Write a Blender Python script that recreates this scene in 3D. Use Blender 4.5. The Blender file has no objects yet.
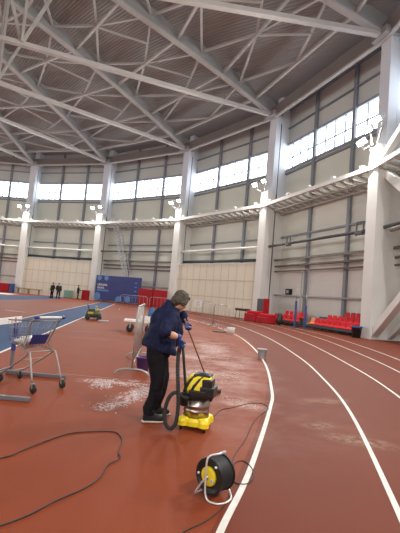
import bpy, bmesh, math, random
from mathutils import Vector, Matrix, noise
random.seed(7)
PI = math.pi
SC = bpy.context.scene
COL = SC.collection

# ------------------------------------------------------------------ camera
ROLL, PITCH = math.radians(5.0), math.radians(4.5)
cam = bpy.data.cameras.new('camera'); cam.sensor_fit = 'HORIZONTAL'; cam.sensor_width = 36; cam.lens = 36.0
cam.clip_start = .05; cam.clip_end = 400
co = bpy.data.objects.new('camera', cam); COL.objects.link(co)
fw = Vector((0, math.cos(PITCH), math.sin(PITCH))); up = Vector((0, -math.sin(PITCH), math.cos(PITCH))); rt = Vector((1, 0, 0))
cr = rt * math.cos(ROLL) + up * math.sin(ROLL); cu = up * math.cos(ROLL) - rt * math.sin(ROLL)
co.matrix_world = Matrix(((cr.x, cu.x, -fw.x, 0), (cr.y, cu.y, -fw.y, 0), (cr.z, cu.z, -fw.z, 1.5), (0, 0, 0, 1)))
SC.camera = co
# ------------------------------------------------------------------ world, exposure, light levels
w = bpy.data.worlds.new('sky'); SC.world = w; w.use_nodes = True
w.node_tree.nodes['Background'].inputs[0].default_value = (.85, .92, 1, 1)
w.node_tree.nodes['Background'].inputs[1].default_value = 1.5
SC.view_settings.view_transform = 'Standard'; SC.view_settings.look = 'None'
SC.view_settings.exposure = 0.0; SC.view_settings.gamma = 1.0; SC.view_settings.use_curve_mapping = False
FLOOD_W = 500        # every floodlight head on the columns
WINDOW_E = 4.3        # daylight behind the milky clerestory panes

# ------------------------------------------------------------------ materials
MATS = {}
def mat(name, col, rough=.5, metal=0., var=.08, scale=6., bump=0., emit=None, estr=0., spec=.5, alpha=1., trans=0.):
    if name in MATS: return MATS[name]
    m = bpy.data.materials.new(name); m.use_nodes = True; nt = m.node_tree; b = nt.nodes['Principled BSDF']
    b.inputs['Roughness'].default_value = rough; b.inputs['Metallic'].default_value = metal
    b.inputs['Specular IOR Level'].default_value = spec; b.inputs['Alpha'].default_value = alpha
    b.inputs['Transmission Weight'].default_value = trans
    tc = nt.nodes.new('ShaderNodeTexCoord'); n = nt.nodes.new('ShaderNodeTexNoise'); n.inputs['Scale'].default_value = scale
    n.inputs['Detail'].default_value = 4
    nt.links.new(tc.outputs['Object'], n.inputs['Vector'])
    r = nt.nodes.new('ShaderNodeValToRGB')
    r.color_ramp.elements[0].position = .3; r.color_ramp.elements[1].position = .7
    r.color_ramp.elements[0].color = tuple(c * (1 - var) for c in col) + (1,)
    r.color_ramp.elements[1].color = tuple(min(1, c * (1 + var)) for c in col) + (1,)
    nt.links.new(n.outputs['Fac'], r.inputs['Fac']); nt.links.new(r.outputs['Color'], b.inputs['Base Color'])
    if bump:
        bp = nt.nodes.new('ShaderNodeBump'); bp.inputs['Strength'].default_value = bump; bp.inputs['Distance'].default_value = .02
        nt.links.new(n.outputs['Fac'], bp.inputs['Height']); nt.links.new(bp.outputs['Normal'], b.inputs['Normal'])
    if emit:
        b.inputs['Emission Color'].default_value = tuple(emit) + (1,); b.inputs['Emission Strength'].default_value = estr
    MATS[name] = m; return m

def floor_material():
    m = bpy.data.materials.new('red_track_rubber'); m.use_nodes = True; nt = m.node_tree; L = nt.links; N = nt.nodes.new
    b = nt.nodes['Principled BSDF']; geo = N('ShaderNodeNewGeometry')
    def nz(scale, detail=5, rough=.6):
        n = N('ShaderNodeTexNoise'); n.inputs['Scale'].default_value = scale; n.inputs['Detail'].default_value = detail
        n.inputs['Roughness'].default_value = rough; L.new(geo.outputs['Position'], n.inputs['Vector']); return n.outputs['Fac']
    def ramp(f, p0, p1, c0=(0, 0, 0), c1=(1, 1, 1)):
        r = N('ShaderNodeValToRGB'); r.color_ramp.elements[0].position = p0; r.color_ramp.elements[1].position = p1
        r.color_ramp.elements[0].color = (*c0, 1); r.color_ramp.elements[1].color = (*c1, 1); L.new(f, r.inputs['Fac']); return r.outputs['Color']
    def mix(f, a, c, mode='MIX'):
        x = N('ShaderNodeMix'); x.data_type = 'RGBA'; x.blend_type = mode
        for s, v in ((x.inputs[0], f), (x.inputs[6], a), (x.inputs[7], c)):
            if hasattr(v, 'links'): L.new(v, s)
            else: s.default_value = v if isinstance(v, (int, float)) else (*v, 1)
        return x.outputs[2]
    def mul(a, c):
        x = N('ShaderNodeMath'); x.operation = 'MULTIPLY'
        for s, v in ((x.inputs[0], a), (x.inputs[1], c)):
            if hasattr(v, 'links'): L.new(v, s)
            else: s.default_value = v
        return x.outputs[0]
    base = ramp(nz(.35, 6), .3, .72, (.250, .052, .020), (.300, .068, .0275))
    # the laid running lanes are a darker rubber than the infield inside the first lane line
    sv = N('ShaderNodeVectorMath'); sv.operation = 'DISTANCE'; L.new(geo.outputs['Position'], sv.inputs[0]); sv.inputs[1].default_value = (-39.84, 15.35, 0)
    st = N('ShaderNodeMath'); st.operation = 'GREATER_THAN'; L.new(sv.outputs['Value'], st.inputs[0]); st.inputs[1].default_value = 42.0
    base = mix(mul(st.outputs[0], .85), base, mix(.5, (.150, .032, .0165), ramp(nz(.8, 6), .3, .7, (.165, .036, .018), (.20, .043, .020))))
    base = mix(mul(ramp(nz(95, 2), .45, .7), .35), base, (.165, .037, .018))
    base = mix(mul(ramp(nz(2.2, 7, .7), .52, .75), .35), base, (.155, .036, .019))     # scuffs
    base = mix(mul(ramp(nz(26, 3), .70, .76), .45), base, (.36, .15, .10))            # pale flecks
    def blob(cx, cy, rx, ry, ang=0):
        v = N('ShaderNodeVectorMath'); v.operation = 'SUBTRACT'; L.new(geo.outputs['Position'], v.inputs[0]); v.inputs[1].default_value = (cx, cy, 0)
        mp = N('ShaderNodeMapping'); mp.vector_type = 'TEXTURE'; L.new(v.outputs[0], mp.inputs[0])
        mp.inputs['Rotation'].default_value = (0, 0, ang); mp.inputs['Scale'].default_value = (rx, ry, 1)
        ln = N('ShaderNodeVectorMath'); ln.operation = 'LENGTH'; L.new(mp.outputs[0], ln.inputs[0])
        return ramp(ln.outputs['Value'], .25, 1., (1, 1, 1), (0, 0, 0))
    # chalky dried residue and pale worn patches, each with a place of its own
    pf = ramp(nz(11, 8, .75), .44, .60); pn = ramp(nz(3.2, 8, .72), .42, .64); pn2 = ramp(nz(1.2, 7, .7), .40, .66)
    for cx, cy, rx, ry, a, k, c in ((.55, 11.5, 1.5, 5.5, .05, .55, (.62, .42, .37)), (.25, 7.7, 1.2, .9, .2, .62, (.66, .45, .40)),
                                    (.75, 6.2, .8, .5, -.4, .5, (.62, .42, .36)), (-1.35, 6.72, .62, .26, .1, .85, (.80, .66, .63)), (-.75, 6.1, .95, .26, 1.22, .85, (.80, .66, .63)),
                                    (.15, 8.3, .75, .42, .05, .9, (.72, .55, .51)), (.62, 12.4, .6, 1.3, .2, .8, (.72, .55, .51)), (.8, 5.95, .42, .16, -.35, .8, (.72, .55, .51)), (.05, 10.3, .5, .8, 0, .7, (.7, .5, .46)),
                                    (2.05, 4.82, .55, .26, -.25, .85, (.36, .27, .18)), (1.75, 5.3, .35, .2, .4, .7, (.34, .24, .16)), (2.2, 6.7, .7, .25, .5, .6, (.36, .26, .17)),
                                    (-3.0, 12.2, 2.6, .5, .1, .22, (.5, .24, .17)), (1.35, 5.3, 2.2, 1.6, 0, .18, (.42, .2, .14)),
                                    (.3, 20, 2.5, 8, 0, .3, (.5, .28, .22))):
        base = mix(mul(mul(blob(cx, cy, rx, ry, a), pf if k >= .7 else pn if rx < 1.5 else pn2), k), base, c)
    L.new(base, b.inputs['Base Color'])
    wet = mul(blob(.4, 9, 1.8, 6.5, 0), pn2)
    rr = N('ShaderNodeMapRange'); L.new(wet, rr.inputs[0]); rr.inputs[3].default_value = .62; rr.inputs[4].default_value = .30
    L.new(rr.outputs[0], b.inputs['Roughness']); b.inputs['Specular IOR Level'].default_value = .15
    bp = N('ShaderNodeBump'); bp.inputs['Strength'].default_value = .25; bp.inputs['Distance'].default_value = .004
    L.new(nz(160, 2), bp.inputs['Height']); L.new(bp.outputs['Normal'], b.inputs['Normal'])
    return m

def deck_material():
    m = bpy.data.materials.new('corrugated_roof_deck'); m.use_nodes = True; nt = m.node_tree; L = nt.links
    b = nt.nodes['Principled BSDF']; b.inputs['Roughness'].default_value = .6
    tc = nt.nodes.new('ShaderNodeTexCoord'); wv = nt.nodes.new('ShaderNodeTexWave'); wv.wave_type = 'BANDS'; wv.bands_direction = 'DIAGONAL'
    wv.inputs['Scale'].default_value = 2.2; wv.inputs['Distortion'].default_value = 0
    L.new(tc.outputs['Object'], wv.inputs['Vector'])
    r = nt.nodes.new('ShaderNodeValToRGB'); r.color_ramp.elements[0].position = .35; r.color_ramp.elements[1].position = .6
    r.color_ramp.elements[0].color = (.31, .29, .272, 1); r.color_ramp.elements[1].color = (.35, .33, .31, 1)
    L.new(wv.outputs['Fac'], r.inputs['Fac']); L.new(r.outputs['Color'], b.inputs['Base Color'])
    bp = nt.nodes.new('ShaderNodeBump'); bp.inputs['Strength'].default_value = .5; bp.inputs['Distance'].default_value = .06
    L.new(wv.outputs['Fac'], bp.inputs['Height']); L.new(bp.outputs['Normal'], b.inputs['Normal'])
    return m

M_floor = floor_material(); M_deck = deck_material()
M_cream = mat('cream_wall_cladding', (.735, .755, .665), .7, var=.05, scale=.25)
M_shaded_wall = mat('shaded_wall_cladding', (.60, .625, .60), .7, var=.05, scale=.25)  # dimmer light on the upper wall, put into the cladding colour
M_white_wall = mat('white_plaster', (.78, .77, .72), .8, var=.04, scale=.4)
M_panel = mat('beige_acoustic_panel', (.77, .715, .59), .75, var=.04, scale=.4)
M_seam = mat('panel_seam', (.56, .51, .41), .8)
M_colw = mat("white_column_paint", (.78, .78, .75), .6, var=.04, scale=.5)
M_col_daylit = mat('daylit_column_paint', (.74, .78, .85), .6, var=.04, scale=.5)  # bluish daylight on fins and upper shafts, put into the base colour
M_post = mat('slate_steel_paint', (.23, .255, .295), .5, var=.06, scale=2)
M_mull = mat('pale_window_frame_paint', (.30, .335, .39), .5)
M_lattice = mat('dull_cream_steel', (.42, .40, .36), .6)
M_dark = mat('dark_steel_paint', (.07, .075, .085), .5, var=.06, scale=2)
M_beam = mat('pale_roof_steel', (.53, .51, .485), .55, var=.06, scale=1)
M_web = mat('grey_roof_steel', (.36, .37, .37), .55, var=.08, scale=1)
M_fascia = mat('dull_grey_fascia', (.24, .235, .23), .6, var=.06, scale=1)
M_duct = mat('brown_duct', (.20, .17, .15), .5, metal=.2, scale=2)
M_pane = mat('milky_daylight_pane', (.8, .85, .9), .3, emit=(.87, .94, 1), estr=WINDOW_E)
M_lens = mat('floodlight_lens', (.9, .9, .9), .3, emit=(1, .96, .86), estr=30)
M_line = mat('white_line_paint', (.82, .79, .74), .6, var=.12, scale=9)
M_blue_lane = mat('blue_lane_rubber', (.055, .095, .20), .75, var=.15, scale=2, spec=.15)
M_steel = mat('galvanised_steel', (.40, .39, .37), .45, metal=.6, var=.1, scale=12)
M_chrome = mat('chrome', (.82, .82, .82), .18, metal=1., var=.03)
M_cart = mat('worn_cart_tube', (.33, .305, .28), .42, metal=.5, var=.12, scale=12)
M_alu = mat('satin_aluminium', (.74, .73, .71), .38, metal=.55, var=.04)
M_drum = mat('brushed_steel_drum', (.42, .36, .33), .28, metal=1., var=.1, scale=3)
M_black = mat('black_plastic', (.012, .012, .013), .4, var=.2, scale=12)
M_rubber = mat('black_rubber', (.018, .018, .018), .6, var=.2, scale=12)
M_yellow = mat('yellow_plastic', (.88, .68, .02), .35, var=.04)
M_navy = mat('navy_quilted_cloth', (.008, .012, .046), .75, var=.25, scale=14, bump=.3, spec=.25)
M_trous = mat('black_trouser_cloth', (.010, .010, .013), .85, var=.25, scale=20, bump=.2, spec=.2)
M_skin = mat('skin', (.60, .33, .22), .5, var=.06, scale=12)
M_hair = mat('grey_brown_hair', (.072, .057, .040), .6, var=.45, scale=45, bump=.8)
M_glove = mat('blue_rubber_glove', (.010, .036, .17), .5, var=.15, scale=14)
M_sole = mat('pale_shoe_sole', (.62, .58, .50), .6)
M_red = mat('red_seat_plastic', (.62, .018, .028), .6, var=.1, scale=3, spec=.2)
M_redmat = mat('red_vinyl', (.42, .016, .028), .6, var=.1, scale=2, spec=.2)
M_orange = mat('orange_plastic', (.75, .22, .06), .45)
M_bluep = mat('blue_post_paint', (.03, .08, .25), .45, var=.1)
M_banner = mat('deep_blue_banner', (.022, .035, .20), .5, var=.15, scale=1.2)
M_banner2 = mat('mid_blue_banner_print', (.10, .25, .58), .5, var=.1, scale=2)
M_white = mat('white_enamel', (.80, .80, .78), .4, var=.03)
M_cord = mat('black_cable_sheath', (.035, .024, .021), .5)
M_wood = mat('worn_wood', (.36, .24, .13), .6, var=.15, scale=5)
M_pole = mat('brown_broom_wood', (.36, .20, .14), .5, var=.1)
M_purple = mat('purple_plastic', (.085, .045, .17), .4)
M_greypl = mat('grey_plastic', (.45, .46, .48), .45)
M_olive = mat('dark_olive_paint', (.05, .065, .04), .45, var=.15)
M_hblue = mat('blue_hurdle_paint', (.022, .036, .20), .4)
M_hgrey = mat('grey_hurdle_steel', (.17, .17, .19), .45, metal=.3)
M_green = mat('green_paint', (.22, .36, .25), .6)
M_bag = mat('crumpled_white_film', (.72, .70, .68), .35, var=.1, scale=20)
M_powder = mat('pinkish_white_powder', (.86, .74, .72), .8, var=.06, scale=30)
M_cloth_dark = mat('black_coat_cloth', (.012, .012, .014), .8, var=.2)

# ------------------------------------------------------------------ mesh helpers
class MB:
    def __init__(s): s.v = []; s.f = []; s.sm = []
    def add(s, vs, fs, smooth=False):
        o = len(s.v); s.v += [tuple(v) for v in vs]; s.f += [tuple(i + o for i in f) for f in fs]; s.sm += [smooth] * len(fs); return s
    def frame(s, c, X, Y, Z):          # box from centre and three half-axes
        c = Vector(c); vs = [c + X * a + Y * b + Z * d for d in (-1, 1) for b in (-1, 1) for a in (-1, 1)]
        return s.add(vs, [(0, 2, 3, 1), (4, 5, 7, 6), (0, 1, 5, 4), (2, 6, 7, 3), (0, 4, 6, 2), (1, 3, 7, 5)])
    def box(s, c, size, rz=0, rx=0, ry=0):
        R = Matrix.Rotation(rz, 3, 'Z') @ Matrix.Rotation(ry, 3, 'Y') @ Matrix.Rotation(rx, 3, 'X')
        return s.frame(c, R @ Vector((size[0] / 2, 0, 0)), R @ Vector((0, size[1] / 2, 0)), R @ Vector((0, 0, size[2] / 2)))
    def bar(s, p, q, wd, ht, upv=(0, 0, 1)):
        p, q = Vector(p), Vector(q); d = q - p; u = Vector(upv)
        if abs(d.normalized().dot(u)) > .98: u = Vector((1, 0, 0))
        x = d.cross(u).normalized(); z = x.cross(d).normalized()
        return s.frame((p + q) / 2, x * wd / 2, d / 2, z * ht / 2)
    def tube(s, pts, r, n=8, cap=True, closed=False):
        pts = [Vector(p) for p in pts]; m = len(pts); rs = r if isinstance(r, (list, tuple)) else [r] * m
        vs = []; prev = None
        for i, p in enumerate(pts):
            a = pts[i - 1] if (i > 0 or closed) else p; b = pts[(i + 1) % m] if (i < m - 1 or closed) else p
            t = (b - a)
            t = t.normalized() if t.length > 1e-9 else Vector((0, 0, 1))
            if prev is None:
                u = Vector((0, 0, 1)) if abs(t.z) < .9 else Vector((1, 0, 0))
                x = t.cross(u).normalized()
            else:
                x = (prev - t * prev.dot(t)).normalized()
            prev = x; y = t.cross(x)
            vs += [p + (x * math.cos(2 * PI * k / n) + y * math.sin(2 * PI * k / n)) * rs[i] for k in range(n)]
        fs = []
        for i in range(m if closed else m - 1):
            j = (i + 1) % m
            fs += [(i * n + k, i * n + (k + 1) % n, j * n + (k + 1) % n, j * n + k) for k in range(n)]
        s.add(vs, fs, True)
        if cap and not closed:
            o = len(s.v) - m * n
            s.f += [tuple(o + k for k in reversed(range(n))), tuple(o + (m - 1) * n + k for k in range(n))]; s.sm += [False, False]
        return s
    def lathe(s, prof, c=(0, 0, 0), axis=(0, 0, 1), n=24, cap=True):
        A = Vector(axis).normalized(); X = A.orthogonal().normalized(); Y = A.cross(X); c = Vector(c); vs = []
        for r, h in prof: vs += [c + A * h + (X * math.cos(2 * PI * k / n) + Y * math.sin(2 * PI * k / n)) * r for k in range(n)]
        fs = [(i * n + k, i * n + (k + 1) % n, (i + 1) * n + (k + 1) % n, (i + 1) * n + k) for i in range(len(prof) - 1) for k in range(n)]
        s.add(vs, fs, True)
        if cap:
            o = len(s.v) - len(prof) * n
            s.f += [tuple(o + k for k in reversed(range(n))), tuple(o + (len(prof) - 1) * n + k for k in range(n))]; s.sm += [False, False]
        return s
    def loft(s, rings, n=16):          # rings: centre, x half-axis vector, y half-axis vector, superellipse power
        vs = []
        for rg in rings:
            c, X, Y = Vector(rg[0]), Vector(rg[1]), Vector(rg[2]); e = rg[3] if len(rg) > 3 else 1.
            for k in range(n):
                a = 2 * PI * k / n; ca, sa = math.cos(a), math.sin(a)
                vs.append(c + X * math.copysign(abs(ca) ** e, ca) + Y * math.copysign(abs(sa) ** e, sa))
        m = len(rings)
        fs = [(i * n + k, i * n + (k + 1) % n, (i + 1) * n + (k + 1) % n, (i + 1) * n + k) for i in range(m - 1) for k in range(n)]
        fs += [tuple(reversed(range(n))), tuple((m - 1) * n + k for k in range(n))]
        return s.add(vs, fs, True)
    def ball(s, c, r, n=14, m=9, rot=None):
        r = r if isinstance(r, (tuple, list)) else (r, r, r); c = Vector(c); R = rot or Matrix.Identity(3)
        rings = []
        for i in range(m + 1):
            a = PI * i / m - PI / 2; k = max(math.cos(a), .02)
            rings.append((c + R @ Vector((0, 0, r[2] * math.sin(a))), R @ Vector((r[0] * k, 0, 0)), R @ Vector((0, r[1] * k, 0))))
        return s.loft(rings, n)
    def prism(s, outline, z0, z1):     # outline in xy
        n = len(outline); vs = [(x, y, z0) for x, y in outline] + [(x, y, z1) for x, y in outline]
        return s.add(vs, [tuple(reversed(range(n))), tuple(range(n, 2 * n))] + [(k, (k + 1) % n, n + (k + 1) % n, n + k) for k in range(n)])
    def build(s, name, material, parent=None, bevel=0., remesh=0., smooth=0, sub=0, disp=None):
        me = bpy.data.meshes.new(name); me.from_pydata(s.v, [], s.f); me.update()
        me.polygons.foreach_set('use_smooth', s.sm)
        bm = bmesh.new(); bm.from_mesh(me); bmesh.ops.recalc_face_normals(bm, faces=bm.faces); bm.to_mesh(me); bm.free()
        me.materials.append(material)
        o = bpy.data.objects.new(name, me); COL.objects.link(o)
        if parent: o.parent = parent
        if bevel:
            b = o.modifiers.new('bevel', 'BEVEL'); b.width = bevel; b.segments = 2; b.limit_method = 'ANGLE'; b.angle_limit = .6
        if remesh:
            r = o.modifiers.new('remesh', 'REMESH'); r.mode = 'VOXEL'; r.voxel_size = remesh; r.use_smooth_shade = True
        if smooth:
            q = o.modifiers.new('smooth', 'SMOOTH'); q.factor = .5; q.iterations = smooth
        if sub:
            q = o.modifiers.new('sub', 'SUBSURF'); q.levels = q.render_levels = sub
        if disp:
            t = bpy.data.textures.new(name + '_folds', 'CLOUDS'); t.noise_scale = disp[0]
            q = o.modifiers.new('folds', 'DISPLACE'); q.texture = t; q.strength = disp[1]; q.mid_level = .5
        return o

def tag(o, label=None, cat=None, group=None, kind=None):
    if label: o['label'] = label
    if cat: o['category'] = cat
    if group: o['group'] = group
    if kind: o['kind'] = kind
    return o
def empty(name, label, cat, loc=(0, 0, 0), rz=0, group=None, kind=None):
    o = bpy.data.objects.new(name, None); COL.objects.link(o); o.location = loc; o.rotation_euler = (0, 0, rz); o.empty_display_size = .1
    return tag(o, label, cat, group, kind)
def struct(o, label, cat): return tag(o, label, cat, None, 'structure')
def copy_thing(root, loc, rz, label):
    r = root.copy(); COL.objects.link(r); r.location = loc; r.rotation_euler = (0, 0, rz); r['label'] = label
    for ch in list(root.children):
        c = ch.copy(); COL.objects.link(c); c.parent = r
        for g in ch.children:
            d = g.copy(); COL.objects.link(d); d.parent = c
    return r
def catmull(pts, k=8):
    P = [Vector(p) for p in pts]; P = [P[0] * 2 - P[1]] + P + [P[-1] * 2 - P[-2]]; out = []
    for i in range(1, len(P) - 2):
        for j in range(k):
            t = j / k; a, b, c, d = P[i - 1], P[i], P[i + 1], P[i + 2]
            out.append(.5 * ((2 * b) + (c - a) * t + (2 * a - 5 * b + 4 * c - d) * t * t + (3 * b - a - 3 * c + d) * t ** 3))
    out.append(P[-2]); return out
def ribbon(name, pts, width, z, material, label, cat='floor marking', k=10, parent=None):
    P = catmull([(x, y, z) for x, y in pts], k); vs = []; n = len(P)
    for i, p in enumerate(P):
        t = (P[min(i + 1, n - 1)] - P[max(i - 1, 0)]).normalized(); s = Vector((-t.y, t.x, 0)) * width / 2
        vs += [p - s, p + s]
    m = MB(); m.add(vs, [(2 * i, 2 * i + 1, 2 * i + 3, 2 * i + 2) for i in range(n - 1)])
    return struct(m.build(name, material, parent), label, cat)

# ------------------------------------------------------------------ the round hall: geometry
CX, CY = -32.3, 13.6
VIS = [96.5, 80.8, 65.1, 47.6, 30.2, 13.3, -3.5]
AZ = VIS[:] + [-3.5 - 260 / 15 * k for k in range(1, 15)]           # the ring goes on round behind the viewer
RW, RC = 45.6, 43.7
def pol(az, r, z=0.): a = math.radians(az); return Vector((CX + r * math.cos(a), CY + r * math.sin(a), z))
def zr(r): return 25.6 - .0036 * r * r
class Bay:
    def __init__(s, a0, a1):
        s.A, s.B = pol(a0, RW), pol(a1, RW); d = s.B - s.A; s.len = d.length; s.d = d.normalized()
        n = Vector((s.d.y, -s.d.x, 0)); c = Vector((CX, CY, 0)) - s.A
        s.n = n if n.dot(c) > 0 else -n; s.rz = math.atan2(s.d.y, s.d.x)
    def P(s, t, off, z): return s.A + (s.B - s.A) * t + s.n * off + Vector((0, 0, z))
NB = len(AZ)
def bay_az(k):
    a0 = AZ[k]; a1 = AZ[(k + 1) % NB]
    if a1 > a0: a1 -= 360
    return a0, a1

# floor
m = MB(); m.add([pol(a * 360 / 96, 46.4) for a in range(96)], [tuple(range(96))])
struct(m.build('floor', M_floor), 'worn red rubber running track floor', 'floor')

# roof deck
prof = [(0, zr(0) + 1.35)] + [(r, zr(r) + 1.35) for r in range(4, 40, 4)] + [(40, zr(40) + 1.3), (43, zr(40) + .95), (46.4, zr(40) + .8)]
m = MB(); m.lathe(prof, (CX, CY, 0), (0, 0, 1), 84, cap=False)
deck = m.build('ceiling', M_deck); struct(deck, 'brown grey corrugated roof deck above the steel trusses', 'ceiling')

COLNAME = ['beyond the left edge of the photo', 'farthest left in the photo', 'second from left, beside the blue banner', 'third from left, behind the cleaner',
           'fourth from left, beside the red seats', 'largest and nearest, at the right edge', 'past the right edge of the photo'] + ['on the unseen side, number %d round the hall' % k for k in range(1, 20)]
BAYNAME = ['left of the farthest left column', 'above the two people in black', 'above the blue banner', 'behind the cleaner', 'above the red seats', 'right of the nearest column'] + ['on the unseen side, bay %d round the hall' % k for k in range(1, 20)]
PANELBAYS = (1, 3)

def wall_bay(k):
    a0, a1 = bay_az(k); b = Bay(a0, a1); vis = k < 6 or k == NB - 1; nm = BAYNAME[k]
    up_ = Vector((0, 0, 1))
    def slab(mb, z0, z1, off=-.1, th=.2): mb.frame(b.P(.5, off, (z0 + z1) / 2), b.d * b.len / 2, b.n * th / 2, up_ * (z1 - z0) / 2)
    m = MB(); slab(m, 0, 4.8); wl = m.build('wall_lower', M_white_wall); struct(wl, 'white lower wall ' + nm, 'wall')
    m = MB(); slab(m, 4.8, 13.9); struct(m.build('wall_middle', M_cream), 'cream middle wall ' + nm, 'wall')
    m = MB(); slab(m, 16.35, 21.3); struct(m.build('wall_upper', M_shaded_wall), 'shaded upper wall between clerestory and roof ' + nm, 'wall')
    wn = empty('window_%d' % (k + 1), 'bright clerestory window strip ' + nm, 'window', b.P(.5, 0, 13.9), kind='structure')
    inv = lambda p: p - wn.location
    m = MB(); m.add([inv(b.P(0, -.12, 13.9)), inv(b.P(1, -.12, 13.9)), inv(b.P(1, -.12, 16.35)), inv(b.P(0, -.12, 16.35))], [(0, 1, 2, 3)])
    m.build('pane', M_pane, wn)
    m = MB()
    if vis:
        for j in range(1, 12):
            if j % 4: m.bar(inv(b.P(j / 12, -.05, 13.9)), inv(b.P(j / 12, -.05, 16.35)), .10, .10)
        m.bar(inv(b.P(0, -.05, 15.0)), inv(b.P(1, -.05, 15.0)), .1, .09)
    for z in (13.9, 16.35): m.bar(inv(b.P(0, 0, z)), inv(b.P(1, 0, z)), .22, .2)
    m.build('frame', M_mull, wn)
    if not vis: return
    for t in (1 / 3, 2 / 3):
        m = MB(); m.bar(b.P(t, .12, 0), b.P(t, .12, 20.6), .27, .22, b.n)
        struct(m.build('wall_post', M_post), 'slate grey wall post, %s third, %s' % ('first' if t < .5 else 'second', nm), 'post')
    m = MB()
    for z, h in ((19.7, .16), (17.9, .1), (13.55, .16), (7.6, .14)): m.bar(b.P(0, .1, z), b.P(1, .1, z), .18, h)
    struct(m.build('wall_rail', M_post), 'slate grey wall rails ' + nm, 'wall rail')
    # gallery truss at mid height
    g = empty('gallery_truss', 'white horizontal truss at mid height ' + nm, 'truss', b.P(.5, 1.9, 10.2), kind='structure')
    q = lambda t, o, z: b.P(t, o, z) - g.location
    m = MB(); m.bar(q(0, 2.1, 10.3), q(1, 2.1, 10.3), .22, .28); m.build('top_chord', M_colw, g)
    m = MB(); m.bar(q(0, .35, 9.75), q(1, .35, 9.75), .22, .22); m.bar(q(0, 1.2, 9.9), q(1, 1.2, 9.9), .16, .16)
    N = 16
    for j in range(N):
        t0, t1 = j / N, (j + 1) / N
        m.bar(q(t0, 2.1, 10.15), q(t1, .35, 9.75), .12, .12); m.bar(q(t0, .35, 9.75), q(t0, 2.1, 10.15), .1, .1)
    m.build('lattice', M_lattice, g)
    for j in range(5):
        m = MB(); t = .1 + .2 * j; m.box(q(t, 2.1, 10.58), (.3, .2, .14), b.rz); m.build('lamp_box', M_white, g)
    # pipes in the recess
    if k in PANELBAYS:
        m = MB(); m.tube([b.P(.02, 1.5, 6.6), b.P(.98, 1.5, 6.6)], .13, 8); struct(m.build('wall_pipe', M_colw), 'white pipe above the beige panelling ' + nm, 'pipe')
        m = MB(); m.tube([b.P(.02, .9, 5.5), b.P(.98, .9, 5.5)], .14, 8); struct(m.build('wall_pipe', M_dark), 'dark pipe just above the beige panelling ' + nm, 'pipe')
        pw = empty('panel_wall', 'beige panelled partition wall ' + nm, 'wall', b.P(.5, 1.7, 0), kind='structure')
        q = lambda t, o, z: b.P(t, o, z) - pw.location
        m = MB(); m.frame(q(.5, 1.6, 2.55), b.d * b.len * .485, b.n * .1, Vector((0, 0, 2.55))); m.build('panel', M_panel, pw)
        m = MB()
        for z in (1.75, 3.45): m.bar(q(.015, 1.705, z), q(.985, 1.705, z), .02, .07)
        for j in range(1, 12): m.bar(q(.015 + .97 * j / 12, 1.705, 0), q(.015 + .97 * j / 12, 1.705, 5.1), .02, .045, b.d)
        m.build('seam', M_seam, pw)
        m = MB(); m.bar(q(.015, 1.6, 5.13), q(.985, 1.6, 5.13), .3, .06); m.build('cap_strip', M_white, pw)
    else:
        m = MB(); m.tube([b.P(.02, 1.5, 6.6), b.P(.98, 1.5, 6.6)], .11, 8)
        struct(m.build('wall_pipe', M_dark if k != 0 else M_colw), 'dark rail pipe with brackets ' + nm, 'pipe')
        if k == 4:
            for t, s in ((.30, .7), (.88, .9)):
                m = MB(); c = b.P(t, 1.75, 6.75)
                for dx in (-.33, .33): m.bar(c + b.d * dx * s - up_ * .45, c + b.d * dx * s + up_ * .45 * s, .09, .09)
                m.bar(c - b.d * .33 * s + up_ * .45 * s, c + b.d * .33 * s + up_ * .45 * s, .09, .09); m.bar(c - b.d * .33 * s - up_ * .3, c + b.d * .33 * s - up_ * .3, .3, .2)
                tag(m.build('winch_bracket', M_dark), 'black square bracket on the dark rail, %s' % ('nearer the fourth column' if t < .5 else 'nearer the largest column'), 'bracket')
            m = MB(); m.tube([b.P(.93, 1.4, 6.8), b.P(1.0, 1.2, 9.6)], .12, 8); struct(m.build('brace_pipe', M_dark), 'dark slanting pipe beside the largest column', 'pipe')
        m = MB(); m.bar(b.P(.02, .7, 5.45), b.P(.98, .7, 5.45), .2, .17)
        struct(m.build('wall_duct', M_duct), 'brown grey duct across the recess ' + nm, 'duct')
        m = MB(); m.tube([b.P(.02, .6, 4.9), b.P(.98, .6, 4.9)], .09, 8); m.tube([b.P(.02, .6, 4.45), b.P(.98, .6, 4.45)], .07, 8)
        struct(m.build('wall_conduit', M_duct), 'thin brown conduits below the duct ' + nm, 'pipe')
        m = MB(); m.tube([b.P(.02, .45, 2.35), b.P(.98, .45, 2.35)], .07, 8)
        struct(m.build('wall_handrail', M_greypl), 'grey handrail along the white wall ' + nm, 'rail')
        if k == 4:
            m = MB()
            for t in (.36, .42, .9): m.tube([b.P(t, .8, .05), b.P(t, .8, 4.4)], .05, 6)
            struct(m.build('wall_conduit', M_greypl), 'thin upright conduits on the white wall above the red seats', 'pipe')

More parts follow.
